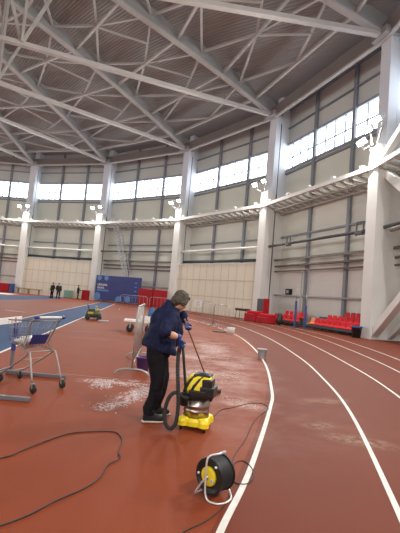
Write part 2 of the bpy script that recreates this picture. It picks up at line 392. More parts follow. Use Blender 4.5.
def column(k):
    az = AZ[k]; a = math.radians(az); X = Vector((math.cos(a), math.sin(a), 0)); T = Vector((-X.y, X.x, 0)); Z = Vector((0, 0, 1))
    c = empty('column', 'tall white buttress column, ' + COLNAME[k], 'column', pol(az, RC), kind='structure')
    q = lambda r, t, z: X * (r - RC) + T * t + Z * z
    m = MB(); m.frame(q(45.25, 0, 10.4), X * .70, T * .36, Z * 10.4); m.build('fin', M_col_daylit, c)
    m = MB(); m.frame(q(45.1, 0, 5.3), X * .80, T * .41, Z * 5.3); m.build('pier', M_colw, c)
    m = MB(); m.frame(q(44.12, 0, 15.0), X * .27, T * .46, Z * 3.6); m.build('upper_shaft', M_col_daylit, c)
    m = MB(); m.frame(q(43.85, 0, 5.8), X * .45, T * .46, Z * 5.8); m.build('shaft', M_colw, c)
    m = MB(); m.frame(q(44.47, 0, 9.2), X * .09, T * .34, Z * 9.2); m.build('core', M_col_daylit, c)
    if k != 5:
        m = MB(); m.tube([q(44.47, -.40, .2), q(44.47, -.40, 18)], .055, 6); m.build('downpipe', M_dark, c)
    m = MB(); m.frame(q(43.8, 0, 18.75), X * .55, T * .7, Z * .22); m.build('bearing', M_web, c)
    return c

def roof_rib(k):
    az = AZ[k]; a = math.radians(az); X = Vector((math.cos(a), math.sin(a), 0)); T = Vector((-X.y, X.x, 0)); Z = Vector((0, 0, 1))
    r_ = empty('roof_rib', 'curved radial roof rib rising from the column ' + COLNAME[k], 'roof truss', pol(az, RC, 18.7), kind='structure')
    C0 = Vector((CX, CY, 0)); q = lambda r, z: C0 + X * r + Z * z - r_.location
    m = MB(); rs = [3 + (43.9 - 3) * i / 26 for i in range(27)]
    for i in range(26): m.bar(q(rs[i], zr(rs[i])), q(rs[i + 1], zr(rs[i + 1])), .46, .14)
    m.build('flange', M_beam, r_)
    m = MB()
    nodes = RINGS[:-1] + [43.9]
    for i in range(len(nodes) - 1):
        r0, r1 = nodes[i], nodes[i + 1]; N = 10; bot = []; top = []
        for j in range(N + 1):
            u = j / N; r = r0 + (r1 - r0) * u; h = .5 + .8 * math.sin(PI * u) ** .6
            if i == len(nodes) - 2: h = .5 + .8 * min(1, u * 3)
            bot.append(q(r, zr(r) + .05)); top.append(q(r, zr(r) + h))
        vs = []
        for s in (-.07, .07): vs += [p + T * s for p in bot] + [p + T * s for p in top]
        n1 = N + 1; fs = []
        for s in (0, 2 * n1): fs += [(s + j, s + j + 1, s + n1 + j + 1, s + n1 + j) for j in range(N)]
        fs += [(n1 + j, n1 + j + 1, 3 * n1 + j + 1, 3 * n1 + j) for j in range(N)]
        m.add(vs, fs)
    m.build('web', M_web, r_)
    # the straight lower chord and its posts
    tz = lambda r: 18.75 - .087 * (43.4 - r)
    m = MB(); m.bar(q(3, tz(3)), q(43.5, tz(43.5)), .36, .28); m.build('lower_chord', M_beam, r_)
    m = MB()
    for r, dr in ((22.5, 2.4), (13, 2)):
        for s in (-1, 1):
            m.bar(q(r, tz(r)) , q(r + s * dr, zr(r + s * dr)), .2, .2)
        m.bar(q(r, tz(r)) - T * .25, q(r, zr(r)) - T * .25, .18, .18, X); m.bar(q(r, tz(r)) + T * .25, q(r, zr(r)) + T * .25, .18, .18, X)
    m.build('strut', M_beam, r_)

RINGS = [10, 14.5, 19.2, 24.0, 28.7, 33.5, 38.0, 41.6, 43.7]
def roof_bracing(k):
    a0, a1 = bay_az(k); nm = BAYNAME[k]
    m = MB(); w_ = .20; mid = lambda p, q: (p + q) / 2
    N = {}
    for j, r in enumerate(RINGS):
        for i, a in ((0, a0), (1, a1)): N[j, i] = pol(a, r, zr(r) + .35)
    rm = lambda j, i: pol((a0, a1)[i], (RINGS[j] + RINGS[j + 1]) / 2, zr((RINGS[j] + RINGS[j + 1]) / 2) + .35)
    for j in range(len(RINGS) - 1):
        m.bar(N[j, 0], N[j, 1], w_, w_)
    for j in range(1, len(RINGS) - 2):
        c0 = mid(N[j, 0], N[j, 1]) ; c1 = mid(N[j + 1, 0], N[j + 1, 1])
        lift = Vector((0, 0, .35))
        for p in (c0, c1):
            for i in (0, 1): m.bar(p + lift * .3, rm(j, i) + lift, .17, .17)
        if j % 2 == 0 or j > 4: m.bar(c0, mid(c1, rm(j, 1)), .13, .13)
    struct(m.build('roof_bracing', M_beam), 'pale diagonal roof bracing ' + nm, 'roof bracing')
    g = empty('ring_girder', 'deep straight eaves girder ' + nm, 'girder', pol(a0, RC, 18.5), kind='structure'); o = g.location
    m = MB(); m.bar(pol(a0, 43.8, 18.55) - o, pol(a1, 43.8, 18.55) - o, .26, .14); m.build('flange', M_beam, g)
    m = MB(); m.add([pol(a0, 43.8, 18.6) - o, pol(a1, 43.8, 18.6) - o, pol(a1, 43.45, 19.35) - o, pol(a0, 43.45, 19.35) - o, pol(a0, 43.9, 18.6) - o, pol(a1, 43.9, 18.6) - o, pol(a1, 43.55, 19.4) - o, pol(a0, 43.55, 19.4) - o], [(0, 1, 2, 3), (7, 6, 5, 4), (3, 2, 6, 7), (0, 4, 5, 1)]); m.build('web', M_fascia, g)

for k in range(NB):
    wall_bay(k); column(k)
for k in range(NB): roof_rib(k); roof_bracing(k)
m = MB(); m.lathe([(3.2, 0), (3.2, .9)], (CX, CY, 25.1), n=32); m.lathe([(3.2, 0), (3.2, .5)], (CX, CY, 15.0), n=32)
struct(m.build('roof_hub', M_web), 'central steel hubs of the domed roof', 'roof hub')
# cross bracing right of the nearest column
b5 = Bay(*bay_az(5))
for (p, q), wd, lb in (((b5.P(.04, 1.78, .25), b5.P(.965, 1.78, 10.0)), .42, 'white diagonal brace rising from the foot of the largest column'),
                       ((b5.P(.04, .75, .2), b5.P(.96, .75, 8.5)), .28, 'thinner white brace close to the wall at the right edge'),
                       ((b5.P(.04, 1.78, 10.7), b5.P(.965, 1.78, 17.8)), .36, 'white brace climbing right from the largest column above the gallery truss'),
                       ((b5.P(.04, 1.5, 10.0), b5.P(.965, 1.5, .4)), .42, 'white brace sloping down right from the largest column')):
    m = MB(); m.bar(p, q, wd, wd); struct(m.build('cross_brace', M_colw), lb, 'brace')
m = MB(); m.tube([b5.P(.12, 1.6, 6.3), b5.P(.9, 1.6, 6.3)], .14, 8); struct(m.build('wall_pipe', M_duct), 'brown pipe right of the largest column', 'pipe')

# ------------------------------------------------------------------ floodlights on the columns
FLN = 0
def floodlight(k, dt, r, z, label, size=.55, lamp=True):
    az = AZ[k]; a = math.radians(az); X = Vector((math.cos(a), math.sin(a), 0)); T = Vector((-X.y, X.x, 0))
    f = empty('floodlight', label, 'floodlight', pol(az, r, z) + T * dt, 0, 'floodlights on the column heads')
    D = (-X * .80 + Vector((0, 0, -.60))).normalized(); U = T.cross(D)
    m = MB(); m.frame(D * -.16, T * size * .62, U * size * .42, D * .16); m.build('housing', M_greypl, f, bevel=.03)
    m = MB(); m.frame(D * .015, T * size * .54, U * size * .34, D * .012); m.build('lens', M_lens, f)
    m = MB(); back = Vector((0, 0, -.55 - (z - 12.2))) + X * .35 - T * dt * .6
    m.bar(D * -.2, Vector((0, 0, -.35)) + X * .3, .08, .08); m.bar(Vector((0, 0, -.35)) + X * .3, back, .09, .09); m.build('bracket', M_greypl, f)
    if lamp:
        l = bpy.data.lights.new('flood_beam', 'AREA'); l.shape = 'RECTANGLE'; l.size = size; l.size_y = size * .7; l.energy = FLOOD_W; l.color = (1, .97, .92)
        lo = bpy.data.objects.new('flood_beam', l); COL.objects.link(lo); lo.parent = f
        lo.rotation_mode = 'QUATERNION'; lo.rotation_quaternion = D.to_track_quat('-Z', 'Y'); lo.location = D * .06
    return f
for k in range(NB):
    nm = COLNAME[k]
    if k == 5:
        floodlight(k, .75, 42.9, 11.95, 'lower left bright floodlight on the largest column', .45)
        floodlight(k, .2, 42.95, 12.6, 'middle bright floodlight on the largest column', .45)
        floodlight(k, -.75, 43.0, 12.9, 'upper right bright floodlight on the largest column', .4)
    else:
        floodlight(k, .8, 42.85, 12.2, 'left bright floodlight on the column ' + nm, .46)
        floodlight(k, -.35, 42.95, 12.35, 'right bright floodlight on the column ' + nm, .42)

# ------------------------------------------------------------------ floor markings
ribbon('lane_line', [(0.16, 2.2), (0.28, 2.72), (.61, 3.74), (1.17, 5.85), (1.45, 7.19), (1.86, 10.4), (2.02, 14.37), (1.85, 18.2), (1.1, 22.5), (-.36, 27.45), (-2.5, 32)], .051, .004, M_line, 'innermost curving white lane line, running past the cable reel')
ribbon('lane_line', [(1.2, 1.6), (1.67, 3.16), (2.42, 6.1), (2.84, 8.6), (3.2, 12.3), (3.28, 18.5), (2.6, 25.2), (1.2, 30.5), (-1, 35.5)], .051, .004, M_line, 'second curving white lane line, right of the innermost')
ribbon('lane_line', [(2.8, 3.0), (3.88, 7.52), (4.42, 11.39), (4.85, 18.0), (4.55, 25.4), (3.3, 31.5), (.8, 37.5)], .051, .004, M_line, 'third curving white lane line')
ribbon('lane_line', [(4.4, 6), (5.53, 10.77), (6.12, 15.75), (6.35, 21.5), (5.75, 28), (4.2, 34), (2.2, 38.2)], .051, .004, M_line, 'fourth curving white lane line')
ribbon('lane_line', [(5.6, 6.5), (6.9, 13.0), (7.5, 18.5), (7.5, 23.5), (6.75, 29.5), (5.2, 35)], .051, .004, M_line, 'outermost curving white lane line, nearest the red seats')
ra, rb_ = Vector((-3.45, 4.5, 0)), Vector((-9.3, 46.0, 0)); la, lb_ = Vector((-5.6, 4.5, 0)), Vector((-11.1, 46.0, 0))
m = MB(); m.add([ra + Vector((0, 0, .003)), rb_ + Vector((0, 0, .003)), lb_ + Vector((0, 0, .003)), la + Vector((0, 0, .003))], [(0, 1, 2, 3)])
struct(m.build('runway_lane', M_blue_lane), 'straight blue runway lane behind the shopping cart', 'lane')
ribbon('lane_line', [tuple(ra[:2]), tuple(((ra + rb_) / 2)[:2]), tuple(rb_[:2])], .07, .005, M_line, 'white right edge of the blue runway')
ribbon('lane_line', [tuple(la[:2]), tuple(((la + lb_) / 2)[:2]), tuple(lb_[:2])], .07, .005, M_line, 'white left edge of the blue runway')
m = MB(); m.add([(x, y, .003) for x, y in [(-27, 41), (-20.2, 43.0), (-19.6, 50), (-19.2, 55.5), (-17.2, 53.5), (-15.6, 44), (-15.29, 31.36), (-23, 29)]], [tuple(range(8))])
struct(m.build('blue_lane', M_blue_lane), 'blue floor lane crossing in front of the far left wall', 'lane')
m = MB(); m.add([(x, y, .004) for x, y in [(-30, 47), (-25, 50), (-22.6, 51.0), (-21.5, 46), (-24.5, 42)]], [tuple(range(5))])
struct(m.build('floor_marking', M_line), 'white floor area at the far left edge', 'floor marking')
ribbon('lane_line', [(-9.93, 21.04), (-9.3, 20.8), (-8.7, 20.65)], .08, .004, M_line, 'short white dash beyond the hurdle')
for p, q, lb in (((-2.3, 7.02), (-.6, 6.98), 'faint white line on the red floor behind the powder'), ((-4.4, 13.6), (-2.4, 14.9), 'faint pale line on the floor left of the steel barrier')):
    ribbon('lane_line', [p, ((p[0] + q[0]) / 2, (p[1] + q[1]) / 2), q], .022, .004, mat('worn_pink_line', (.5, .27, .2), .7), lb)

# ------------------------------------------------------------------ cables
def cable(name, pts, r, label, material=M_cord):
    P = catmull([(p[0], p[1], (p[2] if len(p) > 2 else r + .001)) for p in pts], 8)
    m = MB(); m.tube(P, r, 6); return tag(m.build(name, material), label, 'cable')
cable('power_cable', [(-2.1, 3.0), (-1.54, 3.52), (-1.45, 3.69), (-1.33, 3.97), (-1.18, 4.23), (-.95, 4.35), (-.74, 4.38), (-.63, 4.17), (-.61, 3.88), (-.57, 3.73), (-.64, 3.56), (-.65, 3.33), (-.72, 3.13), (-.86, 2.92), (-.96, 2.73), (-1.08, 2.58), (-1.35, 2.3)], .0062, 'black cable looping across the red floor at lower left')
cable('power_cable', [(-.15, 2.4), (.04, 2.68), (.18, 2.82), (.31, 3.02), (.385, 3.25), (.40, 3.42), (.41, 3.54), (.44, 3.72), (.50, 3.88), (.58, 3.91), (.63, 3.75), (.61, 3.56), (.54, 3.44), (.45, 3.45), (.425, 3.6), (.45, 3.85), (.53, 4.15), (.66, 4.51), (.81, 5.07), (.97, 5.5), (1.16, 5.9), (1.11, 6.15), (.92, 6.1), (.75, 5.92), (.6, 5.75), (.47, 5.63), (.36, 5.32), (.31, 5.0)], .0048, 'thin black cable winding from the reel to the yellow vacuum cleaner')

# ------------------------------------------------------------------ white powder on the floor (uncountable)
m = MB(); rng = random.Random(3)
def fleck(x, y, s):
    n = rng.randint(5, 7); a0 = rng.random() * 6
    pts = [(x + math.cos(a0 + 2 * PI * i / n) * s * rng.uniform(.5, 1.3) * 1.3, y + math.sin(a0 + 2 * PI * i / n) * s * rng.uniform(.5, 1.3), .0025) for i in range(n)]
    m.add(pts, [tuple(range(n))])
def streak(p, q, wd, n, s0=.02):
    p, q = Vector(p), Vector(q); d = q - p; nn = Vector((-d.y, d.x)).normalized()
    for _ in range(n):
        t = rng.random() ** .8; g = rng.gauss(0, .5); c = p + d * t + nn * g * wd
        if noise.noise((c.x * 3.1, c.y * 3.1, 4)) < -.12: continue
        fleck(c.x, c.y, rng.uniform(.2, 1.) ** 2 * s0 * .62)
streak((-1.75, 6.75), (-.45, 6.95), .16, 1300); streak((-1.55, 6.45), (-1.2, 6.45), .22, 600); streak((-1.08, 5.1), (-.62, 6.55), .17, 1700); streak((-1.2, 6.6), (-.6, 6.7), .2, 300)
streak((-.05, 8.3), (.95, 8.1), .5, 420, .022); streak((.45, 6.4), (1.05, 6.0), .12, 160, .015); streak((.2, 7.3), (.7, 7.5), .25, 200, .018)
streak((.5, 12), (1.1, 14.5), .5, 260, .03); streak((-.1, 10), (1.0, 10.6), .6, 200, .03)
tag(m.build('spilled_powder', M_powder), 'white powder scattered in streaks on the red floor around the cleaner', 'powder', kind='stuff')

# ------------------------------------------------------------------ the person with the vacuum hose
def V(*a): return Vector(a)
def limb(mb, pts, rs, n=12):
    for p, r in ((pts[0], rs[0]), (pts[-1], rs[-1])): mb.ball(p, r, 12, 8)
    P = [Vector(p) for p in pts]; mb.tube(P, list(rs), n)
    for p, r in zip(pts[1:-1], rs[1:-1]): mb.ball(p, r * .99, 12, 8)
person = empty('person', 'person in a navy jacket and black trousers bending over the vacuum hose', 'person', (-.40, 4.88, 0))
O = person.location.copy()
F_ = V(.93, .37, 0).normalized(); S_ = V(F_.y, -F_.x, 0)      # facing direction; towards the person's own right hand
def w_(x, y, z): return V(x, y, z) - O
hip = w_(-.40, 4.87, .86); chest = w_(-.355, 4.87, 1.16)
shR = w_(-.275, 4.725, 1.245); elR = w_(-.325, 4.545, 1.085); wrR = w_(-.170, 4.635, 1.030); haR = w_(-.148, 4.65, .945)
shL = w_(-.305, 5.02, 1.25); elL = w_(-.185, 5.11, 1.235); wrL = w_(-.125, 5.05, 1.20); haL = w_(-.098, 5.03, 1.13)
hipR = w_(-.415, 4.79, .84); knR = w_(-.375, 4.80, .48); anR = w_(-.455, 4.84, .10)
hipL = w_(-.425, 4.95, .84); knL = w_(-.345, 5.04, .49); anL = w_(-.40, 5.12, .10)
neck = w_(-.275, 4.88, 1.335); head = w_(-.195, 4.90, 1.445)
# head basis: nose points forward and down
FH = V(.80, .60, 0); hf = (FH * .83 + V(0, 0, -.56)).normalized(); hs = V(FH.y, -FH.x, 0); hu = hs.cross(hf).normalized()
if hu.z < 0: hu = -hu
HR = Matrix((hs, hf, hu)).transposed()
def hp(x, y, z): return head + HR @ V(x, y, z)
b = MB()
b.ball(hp(0, -.015, .03), (.072, .092, .088), 18, 12, HR); b.ball(hp(0, .02, -.035), (.058, .070, .078), 16, 10, HR)   # skull, face
b.ball(hp(0, .062, -.085), (.030, .026, .022), 10, 8, HR)                                                              # chin
b.loft([(hp(0, .082, .012), HR @ V(.008, 0, 0), HR @ V(0, .006, 0)), (hp(0, .094, -.012), HR @ V(.011, 0, 0), HR @ V(0, .010, 0)), (hp(0, .098, -.032), HR @ V(.015, 0, 0), HR @ V(0, .014, 0)), (hp(0, .082, -.042), HR @ V(.012, 0, 0), HR @ V(0, .008, 0))], 8)  # nose
for s in (-1, 1):
    b.ball(hp(s * .072, -.012, -.015), (.010, .018, .030), 8, 8, HR)       # ears
    b.ball(hp(s * .034, .066, -.030), (.020, .016, .018), 8, 6, HR)        # cheeks
    b.ball(hp(s * .028, .074, .022), (.022, .010, .007), 8, 6, HR)         # brows
b.ball(hp(0, .080, -.062), (.022, .010, .009), 8, 6, HR)                   # lips
limb(b, [neck - V(.02, 0, .06), neck, hp(0, -.02, -.05)], [.062, .054, .052])
limb(b, [hip, (hip + chest) / 2, chest], [.13, .13, .13]); limb(b, [shR, chest + V(0, 0, .06), shL], [.07, .10, .07])
limb(b, [shR, elR, (elR + wrR) / 2, wrR], [.052, .044, .043, .031]); limb(b, [shL, elL, wrL], [.052, .042, .030])
def fingers(mb, wr, ha, palm_n, gripdir, side, grow=0.):
    # palm, four unequal bent fingers curling round the bar and a thumb from the side of the palm
    d = (ha - wr).normalized(); s = d.cross(palm_n).normalized() * side; c = wr + d * .055
    mb.loft([(wr, s * .028, palm_n * .022), (c, s * .043, palm_n * (.017 + grow)), (wr + d * .092, s * .041, palm_n * (.014 + grow))], 12)
    for i, (o, L) in enumerate(((.030, .068), (.010, .076), (-.011, .072), (-.031, .056))):
        p0 = wr + d * .082 + s * o; p1 = p0 + d * L * .40; p2 = p1 + (d * .35 + palm_n * .95).normalized() * L * .36; p3 = p2 + (-d * .55 + palm_n * .8).normalized() * L * .30
        mb.tube([p0, p1, p2, p3], [.0105 + grow, .0098 + grow, .0088 + grow, .0072 + grow], 8)
        for p, r in ((p1, .0098), (p2, .0088), (p3, .0072)): mb.ball(p, r + grow, 8, 6)
    t0 = wr + d * .028 + s * .034; t1 = t0 + (s * .7 + d * .6 + palm_n * .4).normalized() * .034; t2 = t1 + (d * .75 + palm_n * .75 + s * .05).normalized() * .03
    mb.tube([wr + d * .02 + s * .01, t0, t1, t2], [.014, .014 + grow, .011 + grow, .009 + grow], 8); mb.ball(t2, .009 + grow, 8, 6); mb.ball(t1, .011 + grow, 8, 6)
tipR = haR + V(.005, 0, -.03); pnR = V(.80, .55, .25).normalized(); pnR = (pnR - (tipR - wrR).normalized() * pnR.dot((tipR - wrR).normalized())).normalized()
tipL = haL; pnL = V(.85, -.40, .1).normalized(); pnL = (pnL - (tipL - wrL).normalized() * pnL.dot((tipL - wrL).normalized())).normalized()
fingers(b, wrR, tipR, pnR, None, 1); fingers(b, wrL, tipL, pnL, None, -1)
for hipp, kn, an in ((hipR, knR, anR), (hipL, knL, anL)):
    limb(b, [hipp, kn, an], [.072, .050, .036]); limb(b, [an - V(0, 0, .04), an + F_ * .11 - V(0, 0, .055)], [.032, .028])
body = b.build('body', M_skin, person, remesh=.0058, smooth=3)
# trousers
b = MB()
limb(b, [hip + V(0, 0, .04), hip - V(0, 0, .02)], [.145, .15])
for hipp, kn, an, e in ((hipR, knR, anR, 0), (hipL, knL, anL, .01)):
    b.tube([hipp + V(0, 0, .04), hipp - V(0, 0, .06), (hipp + kn) / 2, kn, (kn + an) / 2 + V(.01, 0, 0), an + V(.0, 0, .06), an + V(.005, 0, -.005)], [.128, .126, .108, .086, .078, .073, .071], 18)
tr = b.build('trousers', M_trous, person, remesh=.008, smooth=4, disp=(.09, .018))
# jacket
b = MB(); R_ = lambda c, f, s, e=.9: (c, F_ * f, S_ * s, e)
HT = V(0, 0, -.055)
b.loft([(w_(-.405, 4.87, .835), F_ * .205 + HT, S_ * .215, .9), (w_(-.405, 4.87, .865), F_ * .21 + HT, S_ * .22, .9), (w_(-.405, 4.87, .95), F_ * .192 + HT * .6, S_ * .205, .9), R_(w_(-.400, 4.87, 1.05), .168, .195), R_(w_(-.375, 4.875, 1.15), .160, .205),
        R_(w_(-.345, 4.88, 1.23), .142, .205), R_(w_(-.315, 4.88, 1.29), .110, .165), R_(w_(-.29, 4.88, 1.335), .075, .085), R_(w_(-.275, 4.885, 1.365), .066, .070)], 28)
b.ball(w_(-.435, 4.90, 1.20), (.11, .17, .13), 16, 10); b.ball(w_(-.375, 4.90, 1.28), (.12, .15, .085), 16, 10); b.tube([w_(-.31, 4.88, 1.31), w_(-.285, 4.885, 1.385)], [.088, .074], 16); b.tube([w_(-.36, 4.90, 1.26), w_(-.325, 4.90, 1.35), w_(-.295, 4.90, 1.425)], [.12, .10, .078], 16); b.ball(w_(-.335, 4.90, 1.34), (.09, .13, .08), 14, 10)
elRs = elR + (wrR - elR) * .22
b.tube([shR + V(-.02, .03, .01), shR + V(0, -.015, -.02), (shR + elR) / 2 + V(-.005, -.005, 0), elR + (shR - elR) * .05, elRs], [.075, .088, .083, .070, .062], 16)
b.ball(shR, .087, 14, 10); b.ball(elR + (shR - elR) * .03, .066, 12, 8)
b.tube([shL + V(-.03, -.03, 0), shL, (shL + elL) / 2, elL, wrL + (elL - wrL) * .25], [.075, .085, .074, .064, .055], 16); b.ball(shL, .085, 14, 10); b.ball(elL, .064, 12, 8)
b.ball(w_(-.150, 5.04, 1.245), (.055, .06, .08), 12, 8); b.ball(w_(-.235, 4.98, 1.06), (.10, .10, .19), 14, 10)
jk = b.build('jacket', M_navy, person, remesh=.009, smooth=3, disp=(.075, .026))
b = MB()
for i, z in enumerate((.87, .97, 1.07, 1.16)): b.ball(w_(-.225 + .03 * i, 4.97 + .01 * i, z), (.009, .009, .009), 8, 6)
b.build('button', M_black, jk)
# gloves
for nm, wr, tp, pn, sd, arm in (('right', wrR, tipR, pnR, 1, elR), ('left', wrL, tipL, pnL, -1, elL)):
    b = MB(); fingers(b, wr, tp, pn, None, sd, .0035); dd = (arm - wr).normalized()
    b.tube([wr + dd * .035, wr + dd * .005, wr - dd * .02], [.043, .039, .036], 14)
    b.build('glove', M_glove, person, remesh=.0052, smooth=2)
# hair
b = MB(); b.ball(hp(0, -.022, .040), (.086, .099, .088), 20, 14, HR); b.ball(hp(0, -.060, -.030), (.080, .060, .082), 16, 12, HR); b.ball(hp(0, .045, .078), (.062, .045, .030), 14, 8, HR)
for s in (-1, 1): b.ball(hp(s * .070, .004, .002), (.022, .056, .066), 10, 8, HR)
b.build('hair', M_hair, person, remesh=.006, smooth=2, disp=(.022, .02))
# shoes
for an, fl in ((anR, V(.97, .24, 0)), (anL, V(.9, .43, 0))):
    fl = fl.normalized(); sl = V(fl.y, -fl.x, 0); g0 = V(an.x, an.y, 0) - fl * .065
    b = MB(); up_ = V(0, 0, 1)
    b.loft([(g0 + fl * x + up_ * z, sl * hw, up_ * hz, .8) for x, z, hw, hz in ((0, .058, .029, .044), (.03, .064, .039, .054), (.08, .068, .041, .058), (.13, .060, .044, .048), (.18, .049, .047, .037), (.225, .042, .041, .030), (.257, .036, .023, .020))], 14)
    sh = b.build('shoe', M_cloth_dark, person, smooth=0, sub=1)
    b = MB(); b.loft([(g0 + fl * x + up_ * .009, sl * hw, up_ * .009, .6) for x, hw in ((-.008, .028), (.03, .041), (.1, .041), (.18, .050), (.235, .042), (.267, .020))], 14)
    b.build('sole', M_sole, sh)

# ------------------------------------------------------------------ wet and dry vacuum cleaner
vac = empty('vacuum_cleaner', 'yellow and black wet and dry vacuum cleaner with steel drum', 'vacuum cleaner', (.105, 4.78, 0), math.radians(-14))
VI = (Matrix.Translation(vac.location) @ Matrix.Rotation(math.radians(-14), 4, 'Z')).inverted()
def vl(x, y, z): return VI @ V(x, y, z)
m = MB(); out = []
for i in range(64):
    a = 2 * PI * i / 64; r = .172 + .064 * max(0., math.cos(4 * (a - PI / 4))) ** .6; out.append((math.cos(a) * r, math.sin(a) * r))
inn = [(x * .90, y * .90) for x, y in out]
vs = [(x, y, .055) for x, y in out] + [(x, y, .105) for x, y in out] + [(x * .93, y * .93, .135) for x, y in out] + [(x * .74, y * .74, .150) for x, y in out]
m.add(vs, [(r * 64 + i, r * 64 + (i + 1) % 64, (r + 1) * 64 + (i + 1) % 64, (r + 1) * 64 + i) for r in range(3) for i in range(64)] + [tuple(reversed(range(64))), tuple(192 + i for i in range(64))])
m.build('base_tray', M_yellow, vac, bevel=.004)
for a in (45, 135, 225, 315):
    x, y = math.cos(math.radians(a)) * .190, math.sin(math.radians(a)) * .190
    m = MB(); m.lathe([(.010, -.016), (.027, -.014), (.027, .014), (.010, .016)], (x, y, .028), (1, .3, 0), 16); m.box((x, y, .052), (.04, .034, .02)); m.build('caster', M_black, vac)
m = MB(); m.lathe([(.150, .14), (.150, .20), (.154, .205), (.154, .220), (.150, .225), (.150, .258), (.154, .263), (.154, .276), (.150, .281), (.150, .37)], n=40); m.build('drum', M_drum, vac)
m = MB(); m.lathe([(.168, .355), (.178, .365), (.180, .400), (.170, .415)], n=40); m.build('rim', M_black, vac)
m = MB()
m.loft([((.0, 0, .405), V(.168, 0, 0), V(0, .160, 0), .75), ((.0, 0, .45), V(.168, 0, 0), V(0, .158, 0), .6), ((.012, 0, .53), V(.155, 0, 0), V(0, .148, 0), .55), ((.025, 0, .585), V(.140, 0, 0), V(0, .130, 0), .5), ((.03, 0, .605), V(.12, 0, 0), V(0, .11, 0), .5)], 32)
hd = m.build('motor_head', M_yellow, vac)
m = MB(); m.box((.135, -.04, .445), (.16, .26, .12)); m.box((.128, -.055, .535), (.115, .20, .10)); m.box((.05, 0, .612), (.20, .20, .03)); m.build('motor_housing', M_black, vac, bevel=.022)
m = MB(); m.box((.03, -.172, .425), (.20, .03, .07)); m.build('latch_panel', M_black, vac, bevel=.012)
m = MB(); m.tube([(-.13, -.125, .42), (-.115, -.135, .47), (-.075, -.125, .545), (-.02, -.10, .605), (.05, -.06, .628), (.11, -.03, .618), (.15, 0, .585)], [.020, .022, .022, .020, .019, .019, .02], 12); m.build('carry_handle', M_black, vac)
m = MB(); m.tube([(-.05, -.155, .43), (-.015, -.15, .50), (.03, -.128, .565), (.07, -.10, .60)], .017, 8); m.build('trim_strip', M_black, vac)
m = MB(); m.box((-.135, -.095, .33), (.07, .07, .15), .7); m.lathe([(.040, 0), (.040, .05), (.032, .07)], (-.13, -.085, .365), (-.75, -.6, .05), 20); m.build('hose_inlet', M_black, vac, bevel=.006)
for s in (-1, 1):
    m = MB(); m.box((s * .158, .03, .365), (.022, .055, .10)); m.build('clip', M_black, vac, bevel=.005)
m = MB()
for k in range(11):
    for sx in range(1): m.box((.05 + .018 * (k % 6), -.162 - .0, .405 + .0), (.008, .012, .03))
hp_ = catmull([vl(.005, 4.66, .365), vl(-.055, 4.60, .375), vl(-.15, 4.56, .43), vl(-.215, 4.55, .37), vl(-.25, 4.55, .22), vl(-.225, 4.55, .085), vl(-.165, 4.55, .042), vl(-.115, 4.55, .115), vl(-.108, 4.555, .30), vl(-.130, 4.565, .52), vl(-.155, 4.61, .72), vl(-.158, 4.64, .865)], 26)
hr = [.0215 + (.0022 if (i // 2) % 2 else -.0012) for i in range(len(hp_))]
m = MB(); m.tube(hp_, hr, 12); m.build('hose', M_rubber, vac)
m = MB(); m.tube([vl(-.158, 4.64, .84), vl(-.150, 4.66, .92), vl(-.132, 4.68, .99)], [.026, .024, .020], 12); m.build('hose_grip', M_black, vac)
m = MB(); m.tube([vl(-.122, 4.70, .96), vl(-.097, 4.69, .80), vl(-.035, 4.645, .42), vl(-.012, 4.64, .28)], .0155, 10); m.build('suction_tube', M_black, vac)

# broom in the left hand
br = empty('broom', 'brown wooden broom with its pole slanting from the left hand to the floor', 'broom', (.345, 6.52, 0))
q = lambda x, y, z: V(x, y, z) - br.location
m = MB(); m.tube([q(.345, 6.52, .06), q(-.112, 5.035, 1.17), q(-.130, 4.97, 1.225)], .0105, 10); m.build('pole', M_pole, br)
m = MB(); m.box((0, 0, .075), (.36, .06, .035), .3); m.build('block', M_pole, br, bevel=.006)
m = MB()
for i in range(24): m.bar(Matrix.Rotation(.3, 3, 'Z') @ V(-.165 + i * .0143, 0, .065), Matrix.Rotation(.3, 3, 'Z') @ V(-.175 + i * .0152, rng.uniform(-.02, .02), .001), .011, .04)
m.build('bristles', M_olive, br)

# ------------------------------------------------------------------ cable reel
an = math.radians(-133)                                            # the hub faces left and towards the viewer
reel = empty('cable_reel', 'black cable reel with a yellow hub on a chrome tube stand', 'cable reel', (.252, 3.21, 0), 0)
reel.scale = (.89, .89, .89)
A = V(math.cos(an), math.sin(an), 0); Tt = V(-A.y, A.x, 0); Zz = V(0, 0, 1); hc = Zz * .178
m = MB(); m.lathe([(.148, .062), (.151, .066), (.151, .074), (.146, .078), (.128, .079), (.124, .070), (.085, .070)], hc, A, 48); m.build('front_flange', M_black, reel)
m = MB(); m.lathe([(.10, -.105), (.146, -.104), (.151, -.100), (.151, -.092), (.147, -.088)], hc, A, 48); m.build('back_flange', M_black, reel)
pr = [(.118, -.088)]
for i in range(10): pr += [(.141, -.084 + i * .0148), (.134, -.0765 + i * .0148)]
pr += [(.120, .062)]
m = MB(); m.lathe(pr, hc, A, 48); m.build('wound_cable', M_rubber, reel)
m = MB(); m.lathe([(.080, .066), (.078, .086), (.060, .092), (.025, .093)], hc, A, 36); m.build('hub', M_yellow, reel)
m = MB(); m.lathe([(.022, .09), (.022, .112), (.016, .118)], hc, A, 18); m.build('axle_cap', M_chrome, reel)
m = MB(); m.box(hc + A * .084 + Tt * .050 - Zz * .02, (.030, .034, .028), an); m.build('socket', M_greypl, reel, bevel=.004)
for u, v_ in ((-.075, .098), (.112, -.005)):
    m = MB(); m.ball(hc + A * .082 + Tt * (-u) + Zz * v_, (.013, .013, .011), 10, 8); m.build('rivet', M_white, reel)
tt = lambda a, t, z: A * a + Tt * t + Zz * z
SGN = 1 if Tt.x > 0 else -1
def X_(a, t, z): return tt(a, t * SGN, z)
